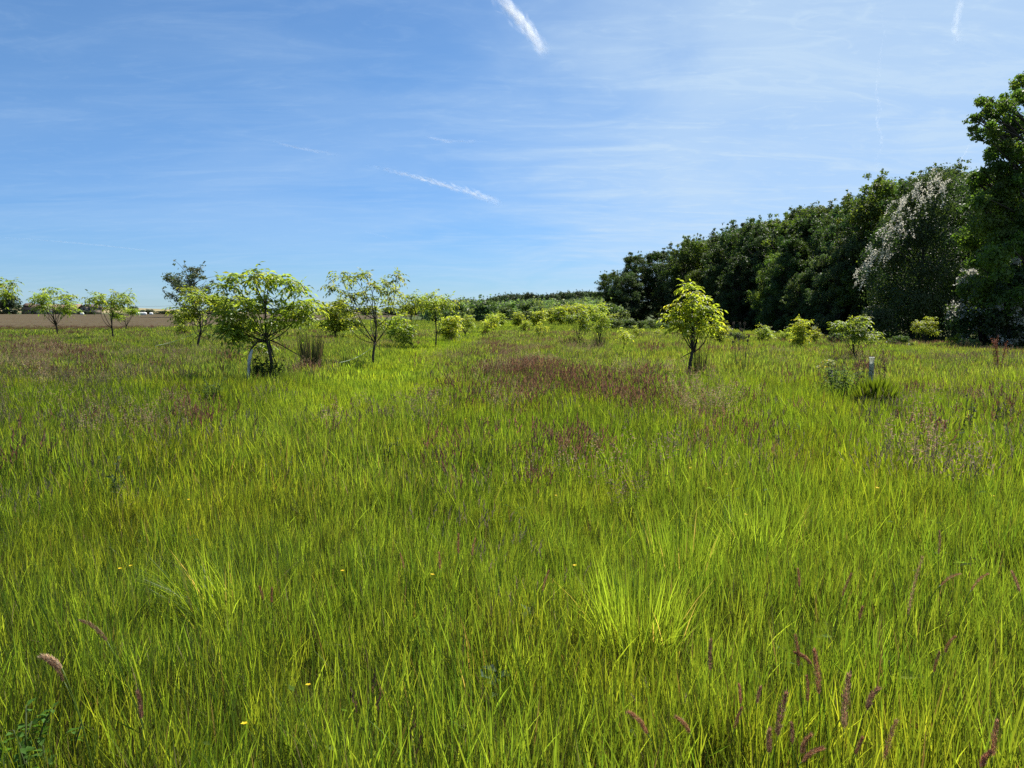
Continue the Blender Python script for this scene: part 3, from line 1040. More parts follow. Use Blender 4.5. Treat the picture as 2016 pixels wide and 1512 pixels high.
# ------------------------------------------------------------------ distance: tree line, orchard hill, farm
FAR = [wood_tree(140 + k, 'distant_tree', 'tree', 12, 5.0, 0.5, 26, 1.9, 2600, 0.9, prof_dome, col=np.array([0.046, 0.070, 0.034, 0.3]) * np.array([t, t, t, 1])) for k, t in enumerate((1.0, 0.85, 1.2))]
fr_ = np.random.default_rng(5)
TL_U = [830, 855, 890, 915, 945, 975, 1000, 1040, 1080, 1110, 1150, 1180, 1205]
TL_V = [600, 598, 594, 590, 592, 584, 582, 578, 580, 576, 575, 574, 578]
for i in range(46):
    u = 826 + i * 8.4 + fr_.uniform(-3, 3)
    yy = 500 + fr_.uniform(0, 90) + (30 if i % 2 else 0)
    vt = float(np.interp(u, TL_U, TL_V)) + fr_.uniform(-1.5, 3.0)
    x = x_at(u, 600, yy); g = ground(x, yy)
    h = max(6.5, z_at(vt, yy) - g)
    w = fr_.uniform(0.85, 1.2) * max(0.75, h / 12)
    FAR[i % 3].place('dark round tree in the tree line on the far hill', (x, yy, g), fr_.uniform(0, 6.28), (w, w, h / 12), 'trees of the far hill tree line')
FARLONE = [(1043, 600, 588, 14, 420, 2, 'pale conical tree in front of the far tree line'), (990, 605, 600, 12, 400, 2, 'pale grey round bush in front of the far tree line'),
           (1122, 597, 578, 14, 470, 2, 'lighter tree standing out from the right half of the far tree line')]
for u, v, vt, w, yy, k, lab in FARLONE:
    x = x_at(u, v, yy); g = ground(x, yy)
    FAR[k].place(lab, (x, yy, g), 1.0, (w * yy / FPX / 10, w * yy / FPX / 10, max(4, z_at(vt, yy) - g) / 12))

ORCH = [wood_tree(150 + k, 'orchard_bush', 'bush', 3.4, 1.9, 0.2, 14, 0.8, 900, 0.42, prof_dome, col=np.array([0.095, 0.14, 0.062, 0.45]) * np.array([t, t, t, 1])) for k, t in enumerate((1.0, 1.18))]  # paler bluish leaf colour carries the haze of the distance
n = 0
for yy in (132, 141, 151, 162, 174, 188, 204, 222, 242, 265, 292, 322, 356, 394, 436):
    x0, x1 = x_at(840, 620, yy), x_at(1215, 620, yy)
    step = 4.6 if yy < 260 else 6.4
    xx = x0 + fr_.uniform(0, step)
    while xx < x1:
        yj = yy + fr_.uniform(-1.5, 1.5)
        s = fr_.uniform(0.8, 1.15)
        u, v = project(xx, yj, 1)
        if not (abs(u - 1003) < 22 and yy < 150) and not (xx > edge_x(min(yj, 166)) - 6 and yj < 185):
            ORCH[n % 2].place('dark orchard bush in the rows on the rising slope', (xx, yj, ground(xx, yj)), fr_.uniform(0, 6.28), (s * (1.1 if yy < 260 else 1.5), s * (1.1 if yy < 260 else 1.5), s), 'orchard bushes on the slope')
            n += 1
        xx += step * fr_.uniform(0.85, 1.15)

# tall airy tree and other single distant trees on the left
AIRY = wood_tree(160, 'distant_tree', 'tree', 16, 6.3, 3.5, 40, 1.35, 4200, 0.5, prof_open, col=np.array([0.058, 0.078, 0.045, 0.3]))
LEFT_FAR = [(378, 522, 82, 230, AIRY, 16, 13.5, 'tall airy grey green tree rising behind the young trees on the left'),
            (24, 582, 34, 345, FAR[0], 12, 10, 'dark round tree at the left end of the long barn'),
            (4, 590, 50, 350, FAR[1], 12, 10, 'dark tree at the far left edge behind the field'),
            (448, 586, 40, 300, FAR[1], 12, 10, 'dark rounded tree showing just left of the largest young tree'),
            (672, 594, 30, 330, FAR[0], 12, 10, 'dark blue green tree far behind the rush clump'),
            (845, 598, 34, 360, FAR[2], 12, 10, 'dark tree far behind the young tree with the straight bare stem'),
            (878, 592, 44, 380, FAR[1], 12, 10, 'broad dark tree where the far hill wood begins'),
            (262, 603, 16, 350, FAR[0], 12, 10, 'small pointed tree on the horizon right of the gabled house'),
            (272, 610, 26, 350, FAR[2], 12, 10, 'low rounded tree on the horizon behind the white bales'),
            (293, 609, 18, 340, FAR[1], 12, 10, 'dark clipped looking round tree behind the white bales'),
            (318, 612, 30, 345, FAR[0], 12, 10, 'low dark trees edge on the horizon, right of the clipped one'),
            (336, 612, 34, 335, FAR[1], 12, 10, 'dark hedge tree under the power lines'),
            (600, 606, 30, 340, FAR[2], 12, 10, 'distant tree seen through the right half of the largest young tree'),
            (560, 606, 40, 345, FAR[1], 12, 10, 'distant dark tree seen through the middle of the largest young tree'),
            (510, 607, 40, 345, FAR[0], 12, 10, 'distant dark tree seen through the left half of the largest young tree'),
            (640, 606, 34, 350, FAR[1], 12, 10, 'distant low tree right of the largest young tree'),
            (720, 606, 40, 350, FAR[0], 12, 10, 'distant low tree behind the slender vase shaped tree'),
            (770, 606, 40, 360, FAR[2], 12, 10, 'distant low tree right behind the slender vase shaped tree'),
            (810, 604, 36, 360, FAR[1], 12, 10, 'distant tree behind the low leaning young tree'),
            (420, 609, 40, 345, FAR[2], 12, 10, 'distant low tree behind the rounded young tree'),
            (140, 614, 12, 330, FAR[1], 12, 10, 'small dark bush between the barn and the gabled house'),
            (160, 611, 16, 325, FAR[2], 12, 10, 'rounded green bush before the left corner of the gabled house'),
            (181, 613, 14, 322, FAR[1], 12, 10, 'dark bush before the right corner of the gabled house'),
            (170, 613, 10, 326, FAR[0], 12, 10, 'small bush in front of the middle of the gabled house')]
for i, (u, vt, w, yy, k, kh, kw, lab) in enumerate(LEFT_FAR):
    x = x_at(u, 615, yy); g = ground(x, yy)
    h = max(1.2, z_at(vt, yy) - g)
    kw, kh = k.size()
    sx = w * yy / FPX / kw
    k.place(lab, (x, yy, g), i * 1.7, (sx, sx, h / kh))


def gable_roof(mb, x0, x1, y0, y1, ze, zr, c, over=0.4, th=0.18, axis='x'):
    """Two roof slabs meeting at a ridge along the axis."""
    if axis == 'x':
        ym = (y0 + y1) / 2
        for ya in (y0 - over, y1 + over):
            dz = (zr - ze) * over / abs(ym - y0)
            a = [(x0 - over, ya, ze - dz), (x1 + over, ya, ze - dz), (x1 + over, ym, zr), (x0 - over, ym, zr)]
            v = a + [(p[0], p[1], p[2] + th) for p in a]
            mb.add(v, [(0, 1, 2), (0, 2, 3), (4, 6, 5), (4, 7, 6), (0, 5, 1), (0, 4, 5), (1, 6, 2), (1, 5, 6), (3, 7, 4), (3, 4, 0)], c)
    else:
        xm = (x0 + x1) / 2
        for xa in (x0 - over, x1 + over):
            dz = (zr - ze) * over / abs(xm - x0)
            a = [(xa, y0 - over, ze - dz), (xa, y1 + over, ze - dz), (xm, y1 + over, zr), (xm, y0 - over, zr)]
            v = a + [(p[0], p[1], p[2] + th) for p in a]
            mb.add(v, [(0, 1, 2), (0, 2, 3), (4, 6, 5), (4, 7, 6), (0, 5, 1), (0, 4, 5), (1, 6, 2), (1, 5, 6), (3, 7, 4), (3, 4, 0)], c)


def farm():
    yy = 352.0
    x0, x1 = x_at(42, 615, yy), x_at(150, 615, yy)
    xm = (x0 + x1) / 2; g = ground(xm, yy) - 0.2
    he, hr = z_at(609.5, yy) - g, z_at(599.5, yy) - g
    w = (x1 - x0) / 2
    b = thing('barn', 'long low barn with a brown tiled roof at the far edge of the field', 'barn', (xm, yy, g))
    m = MB(); m.box(0, 4, he / 2, 2 * w, 8, he, np.array([0.42, 0.38, 0.31, 0])); m.build('wall', M_WALL, b)
    m = MB(); gable_roof(m, -w, w, 0, 8, he + 0.02, hr, np.array([0.36, 0.24, 0.17, 0])); m.build('roof', M_ROOF, b)
    m = MB(); gable_roof(m, -w - 0.2, -w + 3.4, 1.5, 6.5, hr - 0.6, hr + 0.5, np.array([0.22, 0.15, 0.105, 0]), 0.2); m.build('roof_ridge_cap', M_ROOF, b)
    m = MB()
    for k in (-0.55, 0.25):
        m = MB(); m.box(k * w, -0.06, 1.05, 2.4, 0.1, 2.1, np.array([0.05, 0.045, 0.04, 0])); m.build('door', M_DARK, b)
    for k in (-0.2, 0.6):
        m = MB(); m.box(k * w, -0.05, he * 0.62, 0.8, 0.08, 0.7, np.array([0.04, 0.045, 0.05, 0])); m.build('window', M_DARK, b)
    yy = 345.0
    x0, x1 = x_at(158.5, 615, yy), x_at(182.5, 615, yy)
    xm = (x0 + x1) / 2; g = ground(xm, yy) - 0.2
    he, hr = z_at(604.5, yy) - g, z_at(599.5, yy) - g
    w = (x1 - x0) / 2
    b = thing('house', 'small brick house with a shallow dark gable facing the field', 'house', (xm, yy, g))
    m = MB()
    m.box(0, 4, he / 2, 2 * w, 8, he, np.array([0.27, 0.21, 0.17, 0]))
    m.add([(-w, 0.0, he), (w, 0.0, he), (0, 0.0, hr), (-w, 8.0, he), (w, 8.0, he), (0, 8.0, hr)], [(0, 1, 2), (3, 5, 4)], np.array([0.27, 0.21, 0.17, 0]))
    m.build('wall', M_WALL, b)
    m = MB(); gable_roof(m, -w, w, 0, 8, he + 0.02, hr + 0.02, np.array([0.10, 0.075, 0.065, 0]), 0.55, 0.2, axis='y'); m.build('roof', M_ROOF, b)
    for k in (-0.45, 0.45):
        m = MB(); m.box(k * w, -0.05, he * 0.72, 0.8, 0.08, 1.0, np.array([0.04, 0.045, 0.05, 0])); m.build('window', M_DARK, b)
    m = MB(); m.box(0, -0.05, 1.1, 0.9, 0.08, 2.1, np.array([0.08, 0.06, 0.05, 0])); m.build('door', M_DARK, b)
    # film wrapped bales lying at the edge of the field
    for u, v, yy, s, lab in [(162, 626, 300, 1.0, 'small white wrapped bale before the gabled house'), (272, 627.5, 290, 1.15, 'left of three white wrapped bales lying in a row'),
                             (278.5, 627.5, 290, 1.15, 'middle of three white wrapped bales lying in a row'), (285, 627, 290, 1.15, 'right of three white wrapped bales lying in a row'),
                             (298, 626, 300, 1.0, 'single white wrapped bale right of the row of three')]:
        x = x_at(u, v, yy); g = ground(x, yy)
        mb = MB()
        ang = np.linspace(0, 1, 7)
        pts = np.array([(-0.62 * s + 1.24 * s * t, 0, 0.5 * s) for t in ang])
        mb.tube(pts, np.array([0.36, 0.49, 0.51, 0.52, 0.51, 0.49, 0.36]) * s, np.array([0.78, 0.78, 0.76, 0]), 12)
        o = mb.build('bale', M_PLASTIC, smooth=True, loc=(x, yy, g))
        o.rotation_euler = (0, 0, 0.2 * s)
        tag(o, lab, 'bale', 'white wrapped bales at the field edge')
    # power line
    yy = 270.0
    xs = [x_at(u, 600, yy) for u in (251, 386)]
    for xx, lab in zip(xs, ('wooden power pole behind the young trees, left end of the cables', 'wooden power pole behind the rounded young tree, right end of the cables')):
        g = ground(xx, yy)
        t = thing('power_pole', lab, 'pole', (xx, yy, g))
        mb = MB(); mb.tube([(0, 0, -0.5), (0, 0, z_at(601, yy) - g + 0.4)], [0.13, 0.09], np.array([0.2, 0.17, 0.14, 0]), 8); mb.build('post', M_BARK, t, smooth=True)
        mb = MB(); mb.box(0, 0.12, z_at(601, yy) - g, 1.2, 0.1, 0.1, np.array([0.2, 0.17, 0.14, 0])); mb.build('crossarm', M_BARK, t)
    for va, vb, lab in ((602.5, 597.5, 'upper thin power cable left of the tall airy tree'), (607.0, 606.0, 'lower thin power cable left of the tall airy tree')):
        za, zb = z_at(va, yy), z_at(vb, yy)
        t = np.linspace(0, 1, 14)
        pts = np.stack([xs[0] + (xs[1] - xs[0]) * t, 0 * t + yy, za + (zb - za) * t - 0.5 * np.sin(t * math.pi)], -1)
        mb = MB(); mb.tube(pts, 0.03, np.array([0.12, 0.12, 0.13, 0]), 5)
        tag(mb.build('power_cable', M_DARK, smooth=True), lab, 'cable')


farm()

# ------------------------------------------------------------------ contrails (real wisps, 6 km up)
def cloud_material():
    m = bpy.data.materials.new('ice_cloud'); m.use_nodes = True
    nt = m.node_tree; nt.nodes.clear()
    N, L = nt.nodes.new, nt.links.new
    out = N('ShaderNodeOutputMaterial')
    uv = N('ShaderNodeAttribute'); uv.attribute_name = 'flake'
    sub = N('ShaderNodeVectorMath'); sub.operation = 'LENGTH'; L(uv.outputs['Vector'], sub.inputs[0])
    mr = N('ShaderNodeMapRange'); L(sub.outputs['Value'], mr.inputs[0]); mr.interpolation_type = 'SMOOTHERSTEP'
    mr.inputs[1].default_value = 0.0; mr.inputs[2].default_value = 1.0; mr.inputs[3].default_value = 1.0; mr.inputs[4].default_value = 0.0
    at = N('ShaderNodeAttribute'); at.attribute_name = 'Col'
    nz = N('ShaderNodeTexNoise'); geo = N('ShaderNodeNewGeometry'); L(geo.outputs['Position'], nz.inputs['Vector'])
    nz.inputs['Scale'].default_value = 0.003; nz.inputs['Detail'].default_value = 4
    nr = N('ShaderNodeMapRange'); L(nz.outputs['Fac'], nr.inputs[0]); nr.inputs[1].default_value = 0.05; nr.inputs[2].default_value = 0.62
    a = N('ShaderNodeMath'); a.operation = 'MULTIPLY'; L(mr.outputs[0], a.inputs[0]); L(at.outputs['Alpha'], a.inputs[1])
    b = N('ShaderNodeMath'); b.operation = 'MULTIPLY'; L(a.outputs[0], b.inputs[0]); L(nr.outputs[0], b.inputs[1])
    d = N('ShaderNodeBsdfDiffuse'); d.inputs[0].default_value = (.9, .9, .9, 1)
    t = N('ShaderNodeBsdfTranslucent'); t.inputs[0].default_value = (.9, .9, .9, 1)
    mx = N('ShaderNodeMixShader'); mx.inputs[0].default_value = 0.5; L(d.outputs[0], mx.inputs[1]); L(t.outputs[0], mx.inputs[2])
    tp = N('ShaderNodeBsdfTransparent')
    ms = N('ShaderNodeMixShader'); L(b.outputs[0], ms.inputs[0]); L(tp.outputs[0], ms.inputs[1]); L(mx.outputs[0], ms.inputs[2])
    L(ms.outputs[0], out.inputs[0])
    return m


M_CLOUD = cloud_material()


def contrail(pts_px, w0, w1, n, op, label, seed, flake=1.0, alt=6000.0, cat='contrail', name='contrail', wiggle=0.0):
    r = np.random.default_rng(seed)
    P3 = []
    for u, v in pts_px:
        d = ray(u, v)
        P3.append(d * (alt / d[2]))
    P3 = np.array(P3)
    seg = np.concatenate([[0], np.cumsum(np.linalg.norm(np.diff(P3, axis=0), axis=1))]); seg /= seg[-1]
    t = r.uniform(0, 1, n)
    c = np.stack([np.interp(t, seg, P3[:, k]) for k in range(3)], -1)
    dist = np.linalg.norm(c, axis=1)
    px = dist / FPX
    w = (w0 + (w1 - w0) * t) * px
    tan = unit(P3[-1] - P3[0])
    view = unit(c)
    side = unit(np.cross(view, tan))
    off = r.normal(0, 0.34, (n, 1)) * w[:, None] * side + r.normal(0, 0.34, (n, 3)) * w[:, None] * 0.6
    if wiggle:
        off += side * (np.sin(t * 23 + 1) * 0.6 + np.sin(t * 41) * 0.4)[:, None] * wiggle * px[:, None]
    c = c + off
    a = unit(tan + r.normal(0, 0.16, (n, 3)))
    b = unit(np.cross(a, unit(view + r.normal(0, 0.5, (n, 3)))))
    sl = (w * flake * r.uniform(1.2, 3.2, n))[:, None]; sw = (w * flake * r.uniform(0.25, 0.6, n))[:, None]
    v = np.stack([c - a * sl - b * sw, c + a * sl - b * sw, c + a * sl + b * sw, c - a * sl + b * sw], 1).reshape(-1, 3)
    f = (np.arange(n)[:, None, None] * 4 + np.array([(0, 1, 2), (0, 2, 3)])[None]).reshape(-1, 3)
    fade = np.clip(np.minimum(t / 0.25, (1 - t) / 0.35), 0.03, 1)
    dens = 0.7 + 0.5 * vnoise(t * 14, 0 * t, seed)
    col = np.ones((n, 4)); col[:, 3] = np.clip(op * fade * dens, 0, 1)
    mb = MB(); mb.add(v, f, np.repeat(col, 4, axis=0))
    o = mb.build(name, M_CLOUD)
    at = o.data.attributes.new('flake', 'FLOAT_VECTOR', 'POINT')
    at.data.foreach_set('vector', np.tile(np.array([-1, -1, 0, 1, -1, 0, 1, 1, 0, -1, 1, 0], np.float32), n))
    tag(o, label, cat)
    return o


contrail([(968, -22), (1000, 12), (1030, 45), (1055, 78), (1074, 108)], 14, 11, 640, 0.10, 'broad fluffy white contrail running in from the top middle of the sky', 1)
contrail([(720, 324), (800, 344), (880, 366), (935, 381), (988, 402)], 4.5, 9, 700, 0.12, 'bright slanting contrail in the middle of the sky', 2)
contrail([(1742, -20), (1738, 60), (1730, 140), (1727, 190), (1728, 240), (1737, 270), (1722, 345)], 3.5, 4, 420, 0.07, 'faint wavering vertical contrail above the wood', 3, wiggle=3)
contrail([(1915, 270), (1902, 298), (1888, 322), (1876, 345)], 1.6, 2.2, 300, 0.16, 'short thin sharp contrail left of the oak', 4)
contrail([(1893, -15), (1886, 25), (1880, 55), (1886, 85)], 5, 10, 300, 0.045, 'short pale contrail at the top right corner', 5)
contrail([(-30, 464), (100, 474), (210, 484), (322, 497)], 1.6, 1.6, 700, 0.10, 'long hair thin contrail low on the left', 6)
contrail([(534, 278), (580, 290), (630, 299), (672, 306)], 3, 4, 260, 0.06, 'faint short contrail left of the bright slanting one', 7)
contrail([(706, 453), (740, 461), (778, 472)], 1.4, 2, 150, 0.07, 'hair thin contrail scrap below the bright slanting one', 8)
contrail([(835, 268), (880, 278), (915, 278), (950, 279)], 4, 4, 220, 0.045, 'small cirrus shred above the bright slanting contrail', 10, name='cirrus_cloud', cat='cloud')

# ------------------------------------------------------------------ grass
G1 = np.array([0.062, 0.108, 0.016]); G2 = np.array([0.104, 0.150, 0.021]); G3 = np.array([0.040, 0.078, 0.014])
STRAW = np.array([0.34, 0.27, 0.13]); PURPLE = np.array([0.150, 0.088, 0.058]); TAN = np.array([0.25, 0.195, 0.125])


def proto_grass(r, n, radius, L, W, straw=0.02, seg=3, spread=0.26, dark=0.25, upper=0.6, culms=0.28, tone=(1, 1, 1), bent_dead=0.05):
    """A tuft: blades from the ground, shorter fresh leaves leaving the culms higher up, and thin dull culms."""
    mb = MB()
    tone = np.array(tone)
    a = r.uniform(0, 6.28, n); q = radius * np.sqrt(r.uniform(0, 1, n))
    up = r.random(n) < upper
    z0 = np.where(up, r.uniform(0.08, 0.78, n) * L, -0.03)
    b = np.stack([q * np.cos(a), q * np.sin(a), z0], -1)
    k = r.random(n)
    low = np.where(k[:, None] < dark + 0.2, G3, G1)
    high = np.where(k[:, None] < dark * 0.6, G1, np.where(k[:, None] < 0.5, 0.5 * (G1 + G2), G2 * 1.12))
    col = np.where(up[:, None], high, low) * r.uniform(0.7, 1.3, (n, 1)) * tone  # fresh tops brightened, base darkened: light contrast put into the blade colour
    s = r.random(n) < straw
    col[s] = STRAW * r.uniform(0.5, 0.9, (s.sum(), 1))
    c4 = np.concatenate([col, np.where(s, 0.2, 0.64)[:, None]], 1)
    ln = np.where(up, np.abs(r.normal(L * 0.38, L * 0.13, n)), np.abs(r.normal(L * 0.75, L * 0.2, n))) + 0.04
    lean = np.where(up, np.abs(r.normal(0.14, spread, n)), np.abs(r.normal(0.0, spread * 0.8, n))) + 0.04
    mb.blades(b, r.uniform(0, 6.28, n), lean, ln, W * np.where(up, 1.15, 0.85) * r.uniform(0.6, 1.35, n), c4, r.uniform(0, 3.14, n), segs=seg)
    m = int(n * bent_dead)
    if m:
        a = r.uniform(0, 6.28, m); q = radius * np.sqrt(r.uniform(0, 1, m))
        b = np.stack([q * np.cos(a), q * np.sin(a), r.uniform(0.0, 0.5, m) * L], -1)
        c = np.tile(np.append(STRAW, 0.3), (m, 1)); c[:, :3] *= r.uniform(0.35, 1.0, (m, 1))
        mb.blades(b, r.uniform(0, 6.28, m), r.uniform(0.5, 1.5, m), L * r.uniform(0.3, 0.7, m), np.full(m, W * 0.45), c, r.uniform(0, 3.14, m), segs=2)
    m = int(n * culms)
    if m:
        a = r.uniform(0, 6.28, m); q = radius * np.sqrt(r.uniform(0, 1, m))
        b = np.stack([q * np.cos(a), q * np.sin(a), -0.03 + 0 * a], -1)
        c = np.tile(np.array([0.062, 0.058, 0.034, 0.2]), (m, 1)); c[:, :3] *= r.uniform(0.5, 1.3, (m, 1))
        mb.blades(b, r.uniform(0, 6.28, m), np.abs(r.normal(0, 0.12, m)) + 0.02, L * r.uniform(0.9, 1.45, m), np.full(m, W * 0.42), c, r.uniform(0, 3.14, m), segs=2)
    return mb


def seed_stalks(mb, r, n, radius, h, head_L, head_W, col, nf, style='spike', stem_w=0.003, scol=None):
    a = r.uniform(0, 6.28, n); q = radius * np.sqrt(r.uniform(0, 1, n))
    b = np.stack([q * np.cos(a), q * np.sin(a), 0 * a], -1)
    sc = np.append(G1 * 0.9 if scol is None else scol, 0.4)
    ln = h * r.uniform(0.78, 1.15, n)
    pts = mb.blades(b, r.uniform(0, 6.28, n), np.abs(r.normal(0, 0.16, n)) + 0.03, ln, np.full(n, stem_w), sc, r.uniform(0, 3.14, n), segs=3)
    top = pts[3]; ax = unit(pts[3] - pts[2])
    base = top - ax * (head_L * 0.6)
    for k in range(nf):
        t = (k + 0.5) / nf
        p = base + ax * (head_L * t)
        d = unit(r.normal(0, 1, (n, 3)))
        if style == 'spike':
            dd = unit(ax * 1.6 + d * 0.5)
            mb.leaves(p, dd, d, head_L / nf * 2.1, head_W * math.sin(math.pi * (0.18 + 0.72 * t)), np.append(col, 0.42) * np.append(np.full(3, r.uniform(0.75, 1.25)), 1), fold=0.5)
        else:
            p = p + d * (head_W * (1.1 - t))[..., None] if False else p + d * head_W * (1.1 - t)
            mb.leaves(p, unit(d + ax * 0.4), r.normal(0, 1, (n, 3)), head_L * 0.16, head_L * 0.06, np.append(col, 0.4) * np.append(np.full(3, r.uniform(0.7, 1.25)), 1))


def scatter(name, pts, rot, scl, idx, meshes, label, cat):
    n = len(pts)
    me = bpy.data.meshes.new(name)
    me.vertices.add(n); me.vertices.foreach_set('co', pts.astype(np.float32).ravel())
    me.attributes.new('rot', 'FLOAT_VECTOR', 'POINT').data.foreach_set('vector', rot.astype(np.float32).ravel())
    me.attributes.new('scl', 'FLOAT_VECTOR', 'POINT').data.foreach_set('vector', scl.astype(np.float32).ravel())
    me.attributes.new('idx', 'INT', 'POINT').data.foreach_set('value', idx.astype(np.int32))
    o = bpy.data.objects.new(name, me); COL.objects.link(o)
    src = bpy.data.collections.new(name + '_tufts')
    for k, m in enumerate(meshes):
        src.objects.link(bpy.data.objects.new('%s_tuft_%02d' % (name, k), m))
    ng = bpy.data.node_groups.new(name, 'GeometryNodeTree')
    ng.interface.new_socket('Geometry', in_out='INPUT', socket_type='NodeSocketGeometry')
    ng.interface.new_socket('Geometry', in_out='OUTPUT', socket_type='NodeSocketGeometry')
    N, L = ng.nodes.new, ng.links.new
    gi, go = N('NodeGroupInput'), N('NodeGroupOutput')
    iop = N('GeometryNodeInstanceOnPoints')
    ci = N('GeometryNodeCollectionInfo'); ci.inputs['Collection'].default_value = src
    ci.inputs['Separate Children'].default_value = True; ci.inputs['Reset Children'].default_value = True

    def named(nm, ty):
        a = N('GeometryNodeInputNamedAttribute'); a.data_type = ty; a.inputs['Name'].default_value = nm
        return a.outputs['Attribute']
    e2r = N('FunctionNodeEulerToRotation'); L(named('rot', 'FLOAT_VECTOR'), e2r.inputs[0])
    iop.inputs['Pick Instance'].default_value = True
    L(gi.outputs[0], iop.inputs['Points']); L(ci.outputs[0], iop.inputs['Instance'])
    L(named('idx', 'INT'), iop.inputs['Instance Index'])
    L(e2r.outputs[0], iop.inputs['Rotation']); L(named('scl', 'FLOAT_VECTOR'), iop.inputs['Scale'])
    L(iop.outputs[0], go.inputs[0])
    md = o.modifiers.new('scatter', 'NODES'); md.node_group = ng
    tag(o, label, cat, kind='stuff')
    return o


def band(r, y0, y1, density, slope=0.74, pad=2.5, xlo=None, xhi=None):
    """Points spread evenly over the part of the ground in view between two distances."""
    w1 = slope * y1 + pad
    area = (y1 - y0) * 2 * w1
    n = int(area * density)
    y = r.uniform(y0, y1, n); x = r.uniform(-w1, w1, n)
    k = np.abs(x) < slope * np.abs(y) + pad
    x, y = x[k], y[k]
    k = ~((x < -35.5) & (y > 71 + 5 * np.sin(x * 0.05) + 1.5))
    k &= x < edge_x(y) + 2.5
    return x[k], y[k]


def blob(u, v, spots):
    f = np.zeros_like(u)
    for (cu, cv, ru, rv, s) in spots:
        f = np.maximum(f, s * np.exp(-(((u - cu) / ru) ** 2 + ((v - cv) / rv) ** 2)))
    return f


RED = [(1145, 762, 150, 22, 0.72), (1050, 735, 75, 20, 0.62), (1005, 708, 40, 14, 0.35), (985, 680, 28, 10, 0.25), (1235, 780, 85, 17, 0.7), (1310, 775, 60, 22, 0.2), (60, 700, 90, 26, 0.22), (130, 684, 50, 9, 0.5), (1240, 945, 50, 30, 0.45), (1140, 880, 90, 30, 0.3),
       (390, 815, 55, 20, 0.5), (1800, 850, 60, 16, 0.45), (1500, 835, 110, 30, 0.3), (1720, 760, 60, 14, 0.25), (900, 860, 40, 16, 0.3)]
PALE = [(1020, 690, 55, 20, 1.0), (1390, 785, 55, 20, 1.0), (1440, 800, 40, 18, 0.6), (90, 690, 110, 22, 0.45), (280, 690, 120, 16, 0.4), (1240, 930, 40, 20, 0.6), (1830, 880, 90, 30, 0.3), (1150, 672, 30, 8, 0.7), (960, 640, 40, 8, 0.4), (850, 690, 40, 14, 0.2)]
GREY = [(1820, 900, 150, 60, 0.8), (1450, 860, 160, 50, 0.4), (150, 780, 200, 60, 0.5), (1300, 830, 120, 40, 0.3), (330, 850, 200, 60, 0.3), (1900, 760, 100, 60, 0.4)]


CLEAR = []


def clear(u, v, lift, radius, keep):
    x, y = P(u, v, lift)
    CLEAR.append((x, y, radius, keep))


clear(1724, 802, 0.22, 0.45, 0.6); clear(1724, 826, 0.25, 0.45, 0.6)
clear(1714, 762, 0.25, 0.25, 0.5); clear(1714, 775, 0.25, 0.3, 0.6)
clear(1640, 770, 0.3, 0.5, 0.7); clear(413, 790, 0.28, 0.4, 0.65); clear(495, 752, 0.3, 0.5, 0.65); clear(530, 745, 0.3, 0.6, 0.7)
clear(1376, 732, 0.3, 0.5, 0.6); clear(613, 720, 0.3, 0.6, 0.6); clear(1180, 682, 0.3, 0.8, 0.6); clear(230, 985, 0.28, 0.2, 0.7)


def place_attrs(r, x, y, smin, smax, tilt):
    n = len(x)
    g = H(x, y)
    big = 0.72 + 0.42 * vnoise(x / 2.6, y / 2.6, 31) + 0.22 * vnoise(x / 0.7, y / 0.7, 32)
    s = r.uniform(smin, smax, n) * big
    rot = np.stack([r.normal(0, tilt, n), r.normal(0, tilt, n), r.uniform(0, 6.28, n)], -1)
    for cx, cy, cr_, keep in CLEAR:
        s = np.where((x - cx) ** 2 + (y - cy) ** 2 < cr_ * cr_, s * keep, s)
    return np.stack([x, y, g], -1), rot, np.stack([s, s, s], -1)


def track(x, y):
    c = -2.7 - 0.9 * sstep(10, 26, y) + 3.6 * sstep(30, 110, y)
    return np.exp(-((x - c) / 1.35) ** 4) * sstep(8.5, 13, y)


